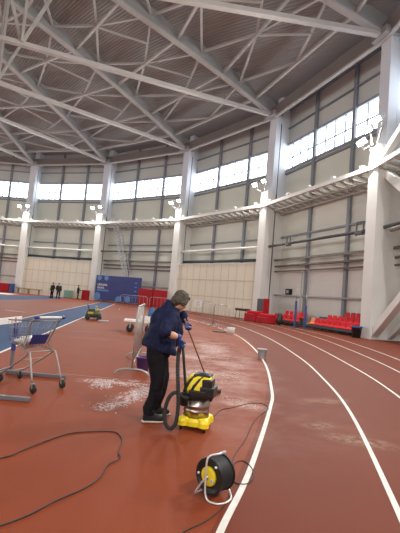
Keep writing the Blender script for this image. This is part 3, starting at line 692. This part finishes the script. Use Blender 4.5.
m = MB(); m.tube(catmull([X_(-.05, .06, .372), X_(.03, .055, .372), X_(.095, .02, .362), X_(.118, .005, .33), X_(.120, .0, .25), X_(.122, .005, .12), X_(.124, .02, .045), X_(.124, .05, .013), X_(.118, .10, .011), X_(.09, .145, .011), X_(.02, .165, .011), X_(-.06, .150, .013), X_(-.11, .10, .03), X_(-.118, .05, .09), X_(-.120, .01, .178)], 8), .0085, 10); m.build('stand_tube', M_alu, reel)
m = MB(); m.tube(catmull([X_(.12, .0, .17), X_(.12, -.05, .105), X_(.118, -.095, .03), X_(.10, -.105, .011), X_(.0, -.10, .011), X_(-.10, -.105, .012), X_(-.118, -.08, .05), X_(-.12, -.01, .17)], 8), .0085, 10); m.build('stand_leg', M_alu, reel)
m = MB(); m.tube([X_(-.05, .06, .372), X_(.005, .056, .373)], .0125, 10); m.build('grip', M_greypl, reel)

# ------------------------------------------------------------------ shopping cart
cart = empty('shopping_cart', 'wire shopping cart with a blue seat flap standing by the hurdle', 'shopping cart', (-2.02, 5.84, 0))
Fc = V(-.86, .51, 0); Wc = V(.51, .86, 0); Zc = V(0, 0, 1)
def cp(s, w, z): return Fc * s + Wc * w + Zc * z
WIRE, M_wire = .0032, mat('zinc_wire', (.26, .265, .28), .45, metal=.6)
rim = [cp(.17, -.235, .97), cp(.80, -.18, .93), cp(.80, .18, .93), cp(.17, .235, .97)]
bot = [cp(.36, -.17, .56), cp(.77, -.14, .60), cp(.77, .14, .60), cp(.36, .17, .56)]
bk = empty('basket', None, None); bk.parent = cart
m = MB(); m.tube(rim, .009, 8, closed=True); m.tube(bot, .006, 8, closed=True)
lp = lambda p, q, t: p + (q - p) * t
def grid(a0, a1, b0, b1, nu, nv):          # wires from edge a to edge b and across
    for i in range(nu + 1): m.tube([lp(a0, a1, i / nu), lp(b0, b1, i / nu)], WIRE, 5)
    for j in range(1, nv):
        m.tube([lp(a0, b0, j / nv), lp(a1, b1, j / nv)], WIRE, 5)
grid(rim[0], rim[1], bot[0], bot[1], 9, 3); grid(rim[3], rim[2], bot[3], bot[2], 9, 3); grid(rim[1], rim[2], bot[1], bot[2], 6, 3); grid(rim[0], rim[3], bot[0], bot[3], 6, 3)
grid(bot[0], bot[1], bot[3], bot[2], 9, 6)
bkm = m.build('wires', M_wire, bk)
for w in (-1, 1):
    # frame tube: handle arm, rear leg, and the long low runner to the front caster
    m = MB(); m.tube([cp(.10, w * .24, 1.03), cp(.20, w * .235, .96), cp(.34, w * .21, .62), cp(.30, w * .21, .56)], .012, 10); m.build('handle_arm', M_cart, cart)
    m = MB(); m.tube(catmull([cp(.40, w * .20, .555), cp(.22, w * .215, .53), cp(.155, w * .225, .47), cp(.02, w * .25, .13)], 6), .0135, 10); m.build('rear_leg', M_cart, cart)
    m = MB(); m.tube(catmull([cp(.22, w * .21, .53), cp(.30, w * .205, .45), cp(.76, w * .175, .17), cp(.86, w * .165, .135)], 6), .012, 10); m.build('runner', M_cart, cart)
    for s, r_, ww in ((.0, .25, .062), (.87, .165, .055)):
        wh = MB(); c = cp(s - .015, w * r_, ww); wh.lathe([(.016, -.016), (ww - .006, -.016), (ww, -.010), (ww, .010), (ww - .006, .016), (.016, .016)], c, Wc, 24)
        wo = wh.build('wheel', M_rubber, cart)
        fk = MB()
        for t in (-.023, .023): fk.bar(c + Wc * t, cp(s, w * r_, .128) + Wc * t * .8, .022, .006, Wc)
        fk.box(cp(s, w * r_, .13), (.05, .05, .012), .5); fk.build('fork', M_cart, wo)
for s_, hw_, z_, r_ in ((.76, .175, .17, .009), (.24, .21, .52, .010), (.40, .205, .39, .007)):
    m = MB(); m.tube([cp(s_, -hw_, z_), cp(s_, hw_, z_)], r_, 8); m.build('cross_tube', M_cart, cart)
m = MB(); m.tube([cp(.10, -.21, 1.03), cp(.10, .21, 1.03)], .017, 12); m.build('handle', M_white, cart)
for w in (-1, 1):
    m = MB(); m.tube([cp(.10, w * .20, 1.03), cp(.10, w * .25, 1.03)], .023, 12); m.ball(cp(.10, w * .25, 1.03), .024, 10, 8); m.build('handle_cap', M_hblue, cart)
m = MB(); m.frame(cp(.29, 0, .69), Wc * .145, (Fc * .40 - Zc * .75).normalized() * .085, Fc.cross(Zc).cross(Fc) * .001 + Fc * .006); m.build('seat_flap', M_hblue, cart, bevel=.006)
# crumpled film in the basket
m = MB(); rng2 = random.Random(5)
for i in range(9):
    c = cp(.42 + .30 * rng2.random(), rng2.uniform(-.11, .11), .63 + .03 * rng2.random()); m.ball(c, (rng2.uniform(.06, .10), rng2.uniform(.05, .08), rng2.uniform(.035, .05)), 12, 8)
fb = m.build('plastic_sheet', M_bag, None, remesh=.010, smooth=1, disp=(.035, .03)); fb.location = cart.location
tag(fb, 'crumpled clear plastic sheeting lying in the shopping cart', 'plastic sheet')

# ------------------------------------------------------------------ hurdle
hu_ = empty('hurdle', 'athletics hurdle with white crossbar and blue upright behind the cart', 'hurdle', (-2.93, 6.66, 0))
q = lambda x, y, z: V(x, y, z) - hu_.location
for y, lx in ((6.66, -2.02), (5.22, -2.0)):
    m = MB(); m.bar(q(-3.0, y, .03), q(lx, y, .03), .045, .055); m.build('foot', M_hgrey, hu_, bevel=.006)
    m = MB(); m.bar(q(-2.93, y, .055), q(-2.93, y, .40), .042, .042); m.build('lower_upright', M_hgrey, hu_)
    m = MB(); m.bar(q(-2.93, y, .38), q(-2.93, y, .86), .052, .052); up1 = m.build('upright', M_hblue, hu_)
    m = MB(); m.bar(q(-2.93, y, .52), q(-2.93, y, .60), .057, .057); m.build('sleeve', mat('pale_blue_plastic', (.25, .3, .5), .5), up1)
m = MB(); m.bar(q(-2.90, 4.95, .895), q(-2.90, 6.76, .89), .022, .10); cb = m.build('crossbar', M_white, hu_, bevel=.006)
m = MB(); m.box(q(-2.887, 6.52, .895), (.006, .035, .075)); m.build('stripe', M_red, cb)
m = MB(); m.bar(q(-2.93, 5.22, .12), q(-2.93, 6.66, .12), .03, .03); m.build('tie_bar', M_hgrey, hu_)

# ------------------------------------------------------------------ crowd barriers
def make_barrier(L=2.1, H=1.25, nb=6, r=.018):
    b = empty('crowd_barrier', '', 'barrier', (0, 0, 0), 0, 'galvanised crowd barriers')
    m = MB(); c = .16; pts = [(0, 0, .12), (0, 0, H - c), (.05, 0, H - .05), (c, 0, H), (L - c, 0, H), (L - .05, 0, H - .05), (L, 0, H - c), (L, 0, .12)]
    m.tube(pts, r, 8); m.tube([(0, 0, .22), (L, 0, .22)], r * .85, 8); m.build('frame', M_steel, b)
    m = MB()
    for i in range(1, nb + 1): x = L * i / (nb + 1); m.tube([(x, 0, .22), (x, 0, H)], .007, 6)
    m.build('bars', M_steel, b)
    for x in (.0, L - .0):
        m = MB(); m.tube(catmull([(x, -.31, .02), (x, -.26, .075), (x, -.15, .115), (x, 0, .125), (x, .15, .115), (x, .26, .075), (x, .31, .02)], 4), r * 1.1, 8); m.build('foot', M_steel, b)
    return b
bar0 = make_barrier(); bar0.location = (-1.06, 7.34, 0); bar0.rotation_euler = (0, 0, math.radians(94)); bar0['label'] = 'nearest galvanised crowd barrier, seen end on beside the person'
for x, y, rz, lb in ((1.62, 19.6, 108, 'crowd barrier on the track above the white box, nearer of two in line'), (.93, 21.7, 106, 'crowd barrier on the track beyond the cleaner, farther of two in line'),
                     (-6.0, 31.5, 10, 'crowd barrier in front of the right end of the blue banner'), (-3.75, 31.95, 8, 'crowd barrier in front of the red upright mat'),
                     (-.5, 37.8, -22, 'crowd barrier carrying a white sign before the beige panelling'), (-2.6, 38.85, -22, 'crowd barrier carrying a faded notice before the beige panelling')):
    copy_thing(bar0, (x, y, 0), math.radians(rz), lb)
def sign(x, y, z, sx, sz, rz, lb):
    m = MB(); m.box((0, 0, 0), (sx, .02, sz)); o = m.build('notice_board', M_white, None, bevel=.005); o.location = (x, y, z); o.rotation_euler = (0, 0, math.radians(rz)); tag(o, lb, 'notice', 'white notices on the barriers')
    d = MB()
    for i in range(4): d.box((-.02 * (i % 2), -.012, sz * (.28 - .19 * i)), (sx * (.6 - .1 * (i % 2)), .003, sz * .05))
    d.build('print', M_post, o)
sign(.12, 37.45, .98, .75, .62, -22, 'white notice board on the barrier, right one before the beige panelling')
sign(-1.25, 38.25, .98, .70, .55, -22, 'faded white notice board on the barrier, left one before the beige panelling')

# ------------------------------------------------------------------ buckets and small floor things
def bucket(name, loc, r, h, material, label, handle=True):
    b = empty(name, label, 'bucket', loc)
    m = MB(); m.lathe([(r * .76, 0), (r * .8, .004), (r * .97, h * .92), (r * 1.04, h * .93), (r * 1.04, h), (r * .96, h), (r * .78, .02), (.001, .02)], n=28, cap=False); m.build('pail', material, b)
    if handle:
        m = MB(); m.tube([V(math.cos(t) * r * 1.05, -.02 - math.sin(t) * r * .5, h * .92 - math.sin(t) * h * .25) for t in [PI * i / 14 for i in range(15)]], .004, 6); m.build('bail_handle', M_steel, b)
    return b
bucket('bucket', (1.90, 11.1, 0), .135, .27, M_greypl, 'grey bucket standing beside the innermost lane line')
bucket('bucket', (-.94, 7.92, 0), .14, .27, M_purple, 'dark purple bucket behind the person near the steel barrier')
bo = empty('bottle', 'small white plastic jug on the floor behind the person', 'bottle', (-.53, 7.55, 0))
m = MB(); m.lathe([(.05, 0), (.055, .01), (.055, .13), (.03, .17), (.02, .18), (.02, .20)], n=18); m.build('jug', M_white, bo)
m = MB(); m.lathe([(.023, .198), (.023, .225)], n=14); m.build('cap', M_hblue, bo)
wb = empty('plastic_tub', 'white tub on the track line at the end of the barrier', 'tub', (1.66, 18.5, 0)); wb.scale = (.8, .8, .85)
m = MB(); m.loft([((0, 0, 0), V(.20, 0, 0), V(0, .15, 0), .5), ((0, 0, .26), V(.23, 0, 0), V(0, .18, 0), .5), ((0, 0, .30), V(.24, 0, 0), V(0, .19, 0), .5)], 24); m.build('tub', M_white, wb)
m = MB(); m.loft([((0, 0, .30), V(.25, 0, 0), V(0, .20, 0), .5), ((0, 0, .33), V(.24, 0, 0), V(0, .19, 0), .5)], 24); m.build('lid', M_white, wb)
mt = MB(); mt.box((0, 0, .02), (.55, .35, .04), .3); mo = mt.build('floor_mat', M_black, None, bevel=.01); mo.location = (1.15, 18.9, 0); tag(mo, 'small black mat lying on the track left of the white tub', 'mat')

# trolley
tr_ = empty('flat_trolley', 'white flat trolley with black wheels behind the steel barrier', 'trolley', (-2.2, 15.6, 0), .12)
m = MB(); m.box((-.25, 0, .42), (.55, .7, .07)); m.box((.35, .1, .40), (.65, .62, .08)); m.build('platform', M_white, tr_, bevel=.01)
m = MB(); m.box((.36, .1, .53), (.55, .5, .17)); m.build('tank', M_white, tr_, bevel=.03)
for x, y in ((-.28, -.27), (-.28, .27), (.42, -.2), (.42, .3)):
    m = MB(); m.lathe([(.05, -.04), (.125, -.04), (.135, -.02), (.135, .02), (.125, .04), (.05, .04)], (x, y, .135), (0, 1, 0), 22); wo = m.build('wheel', M_rubber, tr_)
    f = MB(); f.box((x, y, .28), (.05, .11, .24)); f.build('fork', M_steel, wo)
m = MB(); m.tube(catmull([(.62, -.15, .42), (.80, -.15, .75), (.82, -.15, .95), (.82, .25, .95), (.80, .25, .75), (.62, .25, .42)], 4), .018, 8); m.build('push_handle', M_steel, tr_)
m = MB(); m.loft([((0, 0, 0), V(.15, 0, 0), V(0, .10, 0), .8), ((0, 0, .10), V(.17, 0, 0), V(0, .12, 0), .8), ((.02, 0, .30), V(.13, 0, 0), V(0, .09, 0), .8), ((.05, 0, .42), V(.05, 0, 0), V(0, .03, 0), .8)], 16)
bb = m.build('cloth_bag', mat('bright_blue_cloth', (.06, .16, .40), .7), None, remesh=.02, smooth=1, disp=(.1, .05)); bb.scale = (.8, .8, .85); bb.location = (-1.72, 15.62, .632); tag(bb, 'bright blue bag sitting on the white trolley behind the person', 'bag')

# floor machine
fm = empty('floor_scrubber', 'small dark green cleaning machine on the red floor beside the blue runway', 'cleaning machine', (-5.0, 19.8, 0), .25)
m = MB(); m.loft([((0, 0, .12), V(.36, 0, 0), V(0, .28, 0), .6), ((0, 0, .30), V(.37, 0, 0), V(0, .29, 0), .6), ((-.03, 0, .45), V(.30, 0, 0), V(0, .25, 0), .6), ((-.05, 0, .52), V(.2, 0, 0), V(0, .18, 0), .6)], 24); m.build('body', M_olive, fm)
m = MB(); m.box((.16, -.1, .50), (.24, .3, .10), .1); m.box((-.15, -.295, .33), (.25, .03, .10)); m.build('cover', mat('muted_yellow_plastic', (.5, .42, .06), .5), fm, bevel=.02)
for x, y in ((-.27, -.27), (-.27, .27), (.27, -.27), (.27, .27)):
    m = MB(); m.lathe([(.03, -.05), (.12, -.05), (.13, 0), (.12, .05), (.03, .05)], (x, y, .13), (0, 1, 0), 20); m.build('wheel', M_rubber, fm)
m = MB(); m.tube(catmull([(-.22, -.18, .48), (-.32, -.18, .70), (-.32, .18, .70), (-.22, .18, .48)], 5), .02, 8); m.build('handle', M_black, fm)
m = MB(); m.lathe([(.03, .52), (.03, .60), (.05, .61), (.05, .66), (.02, .69)], (.1, .1, 0), n=14); m.build('beacon', M_greypl, fm)
pm = empty('dust_mop', 'small grey floor mop lying right of the dark green machine', 'mop', (-4.35, 19.2, 0), .5)
m = MB(); m.box((0, 0, .03), (.5, .14, .06)); m.build('mop_head', M_greypl, pm, bevel=.02); m = MB(); m.tube([(0, 0, .05), (-.35, .5, .10)], .015, 6); m.build('pole', M_dark, pm)

# ------------------------------------------------------------------ things along the wall
b1, b2, b3, b4 = Bay(*bay_az(1)), Bay(*bay_az(2)), Bay(*bay_az(3)), Bay(*bay_az(4))
# banner
p0, p1 = V(-13.15, 51.6, 0), V(-6.85, 48.2, 0); c = (p0 + p1) / 2; d = (p1 - p0).normalized(); L = (p1 - p0).length; rz = math.atan2(d.y, d.x)
bn = empty('banner', 'wide deep blue event banner with pale lettering and round emblems', 'banner', c, rz)
m = MB(); m.box((0, 0, 1.75), (L, .08, 3.1)); sh = m.build('sheet', M_banner, bn)
m = MB()
for x in (-L / 2 + .1, 0, L / 2 - .1): m.box((x, .14, 1.6), (.08, .08, 3.2)); m.box((x, .35, .04), (.1, .9, .08))
m.build('stand_frame', M_steel, bn)
Yb = -.045
m = MB()
def word(x0, z, wds, h, g=.035):
    x = x0
    for n in wds:
        for i in range(n):
            wv = h * .62; t = h * .20
            m.box((x + t / 2, Yb, z), (t, .012, h)); k = (i * 7 + n) % 4
            if k != 1: m.box((x + wv / 2, Yb, z + h / 2 - t / 2), (wv, .012, t))
            if k != 2: m.box((x + wv / 2, Yb, z - h / 2 + t / 2), (wv, .012, t))
            if k in (0, 2): m.box((x + wv - t / 2, Yb, z), (t, .012, h))
            x += wv + g
        x += h * .5
word(-L / 2 + .35, 2.12, (9,), .24); word(-L / 2 + .35, 1.74, (7,), .22)
m.build('lettering', M_white, bn)
m = MB(); m.box((-L / 2 + 1.25, Yb, 1.42), (1.9, .012, .22)); m.build('text_bar', M_banner2, bn)
for cx, cz, r in ((-L / 2 + .45, .62, .50), (-L / 2 + .55, 3.0, .34), (-L / 2 + 1.7, 3.02, .34), (.35, .35, .50), (1.75, .55, .42)):
    n = 28; m = MB(); m.add([(cx + math.cos(2 * PI * i / n) * r, Yb - .003, min(3.28, max(.22, cz + math.sin(2 * PI * i / n) * r))) for i in range(n)], [tuple(range(n))]); m.build('emblem', M_banner2, bn)
for z in (2.6, 2.1, 1.6, 1.1):
    m = MB(); m.box((L / 2 - .75, Yb, z), (.3, .012, .14)); m.build('small_print', M_banner2, bn)
m = MB(); m.box((L / 2 - 1.4, Yb, .85), (2.4, .012, .05)); m.build('printed_line', M_banner2, bn)
# red upright mats behind the person
for i, (t0, t1, lb) in enumerate(((.66, .815, 'red upholstered crash mat standing on edge beside the blue banner'), (.825, .955, 'red upholstered crash mat standing on edge behind the head of the person'))):
    m = MB(); m.frame(b2.P((t0 + t1) / 2, 2.6, 1.02), b2.d * b2.len * (t1 - t0) / 2, b2.n * .18, V(0, 0, 1.0)); o = m.build('crash_mat', M_redmat, None, bevel=.06)
    tag(o, lb, 'mat', 'red crash mats standing on edge')
# left bay: red mat and blue end
b0 = Bay(*bay_az(0))
m = MB(); m.frame(b0.P(.80, 2.6, .62), b0.d * 1.5, b0.n * .5, V(0, 0, .6)); tag(m.build('crash_mat', M_redmat, None, bevel=.08), 'thick red mat in the recess at the far left edge', 'mat')
m = MB(); m.frame(b0.P(.94, 2.7, .62), b0.d * .16, b0.n * .5, V(0, 0, .62)); m2 = m.build('foam_block', M_bluep, None, bevel=.05); tag(m2, 'narrow blue foam block beside the far left column', 'block')
# bench by the left panels
bw = empty('gym_bench', 'long low wooden bench against the beige panels at far left', 'bench', b1.P(.22, 2.7, 0), b1.rz)
m = MB(); m.box((0, 0, .72), (4.2, .32, .12)); m.build('seat_board', M_wood, bw, bevel=.02)
for x in (-1.7, 0, 1.7):
    m = MB(); m.box((x, 0, .33), (.08, .28, .66)); m.build('leg', M_wood, bw)
# green and red boxes
gb = empty('equipment_crate', 'pale green crate against the beige panels at far left', 'crate', b1.P(.72, 2.5, 0), b1.rz)
m = MB(); m.box((0, 0, .5), (1.1, .5, .95)); m.build('case', M_green, gb, bevel=.03); m = MB(); m.box((0, 0, 1.0), (1.14, .54, .08)); m.build('lid', M_greypl, gb, bevel=.02)
rbx = empty('equipment_cabinet', 'dark red cabinet beside the lone figure near the blue banner', 'cabinet', b1.P(.955, 3.0, 0), b1.rz)
m = MB(); m.box((0, 0, .62), (.8, .6, 1.24)); m.build('case', M_redmat, rbx, bevel=.03); m = MB(); m.box((0, -.31, .62), (.7, .02, 1.1)); m.build('door', M_redmat, rbx); 
# table by fourth column
tb = empty('massage_table', 'black padded couch on thin legs in front of the fourth column', 'couch', (4.05, 35.2, 0), b3.rz)
m = MB(); m.box((0, 0, .82), (1.35, .6, .2)); m.build('pad', M_black, tb, bevel=.05)
for x in (-.55, .55):
    for y in (-.22, .22): m = MB(); m.tube([(x, y, .72), (x * 1.08, y * 1.15, 0)], .025, 8); m.build('leg', M_dark, tb)
# speaker box at column 4
sp = empty('scoreboard_case', 'dark grey upright case with a red side standing by the fourth column', 'case', (5.55, 33.9, 0), b4.rz)
m = MB(); m.box((0, 0, .95), (1.0, .5, 1.9)); m.build('case', M_dark, sp, bevel=.02)
m = MB(); m.box((.58, 0, .95), (.16, .52, 1.95)); m.build('side_panel', M_redmat, sp, bevel=.02)
# low red mats in front
for x, y, sx, sy, h, rz_, lb in ((4.72, 32.75, 1.3, 1.0, .62, -55, 'low red covered mat stack left of the dark case'), (5.48, 31.15, 1.25, 1.0, .50, -58, 'low red covered mat stack in front of the dark case')):
    o = empty('landing_mat', lb, 'mat', (x, y, 0), math.radians(rz_), 'low red landing mats')
    m = MB(); m.box((0, 0, h / 2), (sx, sy, h)); m.build('lower_mat', M_redmat, o, bevel=.06); m = MB(); m.box((.05, .03, h + .12), (sx * .85, sy * .8, .22), .15); m.build('upper_mat', M_red, o, bevel=.06)
m = MB(); m.loft([((0, 0, 0), V(.22, 0, 0), V(0, .18, 0), .6), ((0, 0, .35), V(.24, 0, 0), V(0, .2, 0), .6), ((0, 0, .75), V(.21, 0, 0), V(0, .15, 0), .6), ((0, 0, .92), V(.08, 0, 0), V(0, .06, 0))], 16)
o = m.build('sack', M_black, None, disp=(.2, .08), sub=1); o.location = (6.28, 30.15, 0); tag(o, 'black sack between the red landing mats and the red seats', 'sack')
# seat stands
def bleacher(t0, t1, rows, label, orange=False):
    Ls = b4.len * (t1 - t0); r = empty('seat_stand', label, 'seating stand', b4.P((t0 + t1) / 2, 1.3, 0), b4.rz)
    ns = -1 if b4.n.dot(V(-b4.d.y, b4.d.x, 0)) < 0 else 1       # inward side in local y
    m = MB()
    for j in range(len(rows)):
        y = ns * (.75 - .62 * j); z = .36 + .29 * j
        m.box((0, y, z - .04), (Ls, .5, .05)); m.box((0, y + ns * .24, z - .10), (Ls, .04, .12))
    n = 6
    for i in range(n + 1):
        x = -Ls / 2 + .05 + (Ls - .1) * i / n; m.box((x, ns * .2, .14), (.06, 1.7, .06)); m.box((x, ns * .85, .17), (.06, .06, .30)); m.box((x, -ns * .45, .40), (.06, .06, .75))
    m.build('stand_frame', M_dark, r)
    proto = {}
    for j, (u0, u1, cnt) in enumerate(rows):
        y = ns * (.72 - .62 * j); z = .36 + .29 * j
        for i in range(cnt):
            x = -Ls / 2 + Ls * (u0 + (u1 - u0) * (i + .5) / cnt); mt_ = M_orange if (orange and j == 0 and i == 0) else M_red
            if mt_.name not in proto:
                m = MB(); sw = .48
                m.loft([((0, ns * .20, .03), V(sw / 2, 0, 0), V(0, 0, .03), .5), ((0, ns * .0, .045), V(sw / 2, 0, 0), V(0, 0, .025), .5), ((0, -ns * .16, .06), V(sw / 2, 0, 0), V(0, 0, .05), .5), ((0, -ns * .205, .22), V(sw / 2 * .97, 0, 0), V(0, .03, .03), .5), ((0, -ns * .23, .42), V(sw / 2 * .9, 0, 0), V(0, .022, .02), .5), ((0, -ns * .235, .46), V(sw / 2 * .7, 0, 0), V(0, .01, .01), .5)], 14)
                s_ = m.build('seat', mt_, r); proto[mt_.name] = s_
                if mt_ is M_orange: s_['label'] = 'orange seat'
            else:
                s_ = proto[mt_.name].copy(); COL.objects.link(s_); s_.parent = r
            s_.location = (x, y, z)
    return r
bleacher(.565, .945, ((0, 1, 10), (.20, 1, 8), (.40, 1, 6)), 'stand of red plastic seats nearest the largest column, three rows', True)
bleacher(.21, .475, ((.0, 1, 6), (.17, 1, 5)), 'stand of red plastic seats nearest the fourth column, two rows')
# uprights and small wall things
for (x, y), h, lb in ((tuple(b4.P(.545, 2.95, 0)[:2]), 1.9, 'slimmer blue upright post with a long steel extension between the two red seat stands'), (tuple(b4.P(.625, 2.9, 0)[:2]), 1.6, 'stouter blue upright post between the two red seat stands')):
    o = empty('jump_upright', lb, 'post', (x, y, 0), .3, 'blue uprights by the red seats')
    m = MB(); m.box((0, 0, h / 2), (.12, .12, h)); m.build('post', M_bluep, o, bevel=.02); m = MB(); m.box((0, 0, .03), (.42, .34, .06)); m.build('base', M_dark, o, bevel=.02)
    m = MB(); m.tube([(0, 0, h), (0, 0, h + .9)], .025, 8); m.build('extension', M_steel, o)
bx = empty('wall_box', 'small black box fixed to the white wall above the left red seats', 'box', b4.P(.165, .15, 2.7), b4.rz)
m = MB(); m.box((0, 0, 0), (.62, .28, .5)); m.build('case', M_black, bx, bevel=.02); m = MB(); m.box((0, 0, 0), (.36, .3, .26)); m.build('face', M_greypl, bx, bevel=.02)
wbn = empty('waste_bin', 'black waste bin with a blue bag rim at the foot of the largest column', 'bin', (9.45, 23.55, 0))
m = MB(); m.lathe([(.22, 0), (.24, .02), (.29, .60), (.31, .62), (.31, .66), (.27, .66), (.25, .55), (.01, .55)], n=24, cap=False); m.build('body', M_black, wbn)
m = MB(); m.lathe([(.315, .56), (.325, .60), (.325, .675), (.27, .68)], n=24, cap=False); m.build('bag_rim', M_bluep, wbn)
# grey fallen rails above the seats: the seat back rail
m = MB(); m.tube([b4.P(.85, .33, 1.75), b4.P(.955, .33, 1.75)], .05, 6); m.tube([b4.P(.85, .33, 1.45), b4.P(.955, .33, 1.45)], .05, 6)
for t in (.86, .95): m.tube([b4.P(t, .33, 0), b4.P(t, .33, 1.75)], .05, 6)
tag(m.build('guard_rail', M_hgrey), 'short grey guard rail behind the right end of the red seats', 'rail')
# inclined access ladder by the second column
ld = empty('access_ladder', 'pale lattice ladder leaning from the second column down behind the banner', 'ladder', b2.P(.14, 1.3, 0), b2.rz, None)
m = MB(); tA, tB = V(1.6 * 2.4, 0, 3.3), V(.6, 0, 11.0)
for dy in (-.28, .28): m.bar(tA + V(-.35, dy, 0), tB + V(-.35, dy, 0), .09, .09); m.bar(tA + V(.35, dy, 0), tB + V(.35, dy, 0), .09, .09)
m.bar(tA - V(.35, 0, 3.25), tA - V(.35, 0, 0), .1, .1); m.bar(tA + V(.35, 0, -3.25), tA + V(.35, 0, 0), .1, .1)
m.build('rails', M_greypl, ld)
m = MB()
for i in range(18):
    p = lp(tA, tB, i / 17); p2 = lp(tA, tB, (i + 1) / 17); m.bar(p + V(-.35, -.28, 0), p2 + V(.35, -.28, 0), .06, .06); m.bar(p + V(-.35, -.28, 0), p + V(.35, -.28, 0), .06, .06); m.bar(p + V(-.35, .28, 0), p + V(.35, .28, 0), .06, .06)
m.build('rungs', M_greypl, ld)

# ------------------------------------------------------------------ far people
def far_person(loc, rz, pose, label):
    r = empty('person', label, 'person', loc, rz)
    b = MB(); b.ball((0, 0, 1.56), (.075, .09, .11), 12, 9); b.ball((0, .085, 1.55), (.015, .02, .02), 8, 6)
    limb(b, [V(0, -.01, 1.40), V(0, 0, 1.50)], [.05, .05]); limb(b, [V(0, 0, .9), V(0, 0, 1.15), V(0, 0, 1.32)], [.13, .13, .13]); limb(b, [V(-.17, 0, 1.34), V(.17, 0, 1.34)], [.06, .06])
    arms = []
    for s in (-1, 1):
        el = V(s * .25, -.02, 1.08) if pose != 'lean' else V(s * .24, .10, 1.10); ha = V(s * .22, .12, .86) if pose != 'lean' else V(s * .14, .32, 1.05); arms.append((V(s * .18, 0, 1.34), el, ha))
        limb(b, list(arms[-1]), [.05, .042, .03]); b.ball(ha - V(0, -.02, .06), (.025, .04, .06), 10, 8)
        limb(b, [V(s * .09, 0, .88), V(s * .11, .03, .48), V(s * .12, 0, .08)], [.08, .055, .04]); limb(b, [V(s * .12, -.03, .04), V(s * .13, .15, .035)], [.04, .035])
    r.scale = (1.18, 1.1, 1.08)
    b.build('body', M_skin, r, remesh=.018, smooth=2)
    b = MB(); b.loft([((0, 0, .72), V(.20, 0, 0), V(0, .15, 0)), ((0, 0, .95), V(.20, 0, 0), V(0, .15, 0)), ((0, 0, 1.2), V(.21, 0, 0), V(0, .15, 0)), ((0, 0, 1.36), V(.20, 0, 0), V(0, .12, 0)), ((0, 0, 1.43), V(.08, 0, 0), V(0, .07, 0))], 18)
    for a in arms: limb(b, [a[0], a[1], a[1] + (a[2] - a[1]) * .85], [.08, .068, .055])
    b.build('coat', M_cloth_dark, r, remesh=.02, smooth=2)
    b = MB()
    for s in (-1, 1): limb(b, [V(s * .09, 0, .9), V(s * .11, .03, .48), V(s * .12, 0, .09)], [.10, .075, .06]); limb(b, [V(s * .12, -.03, .045), V(s * .13, .16, .045)], [.045, .042])
    b.build('trousers', M_trous, r, remesh=.02, smooth=2)
    b = MB(); b.ball((0, -.02, 1.60), (.088, .10, .10), 12, 9); b.build('hair', M_black, r)
far_person((-16.75, 46.4, 0), 2.6, 'stand', 'person in black at far left, left of the standing pair')
far_person((-16.0, 46.3, 0), -2.4, 'stand', 'person in black at far left, right of the standing pair')
p = b1.P(.895, 3.6, 0); far_person(tuple(p), -1.2, 'lean', 'lone person in black beside the dark red cabinet near the banner')
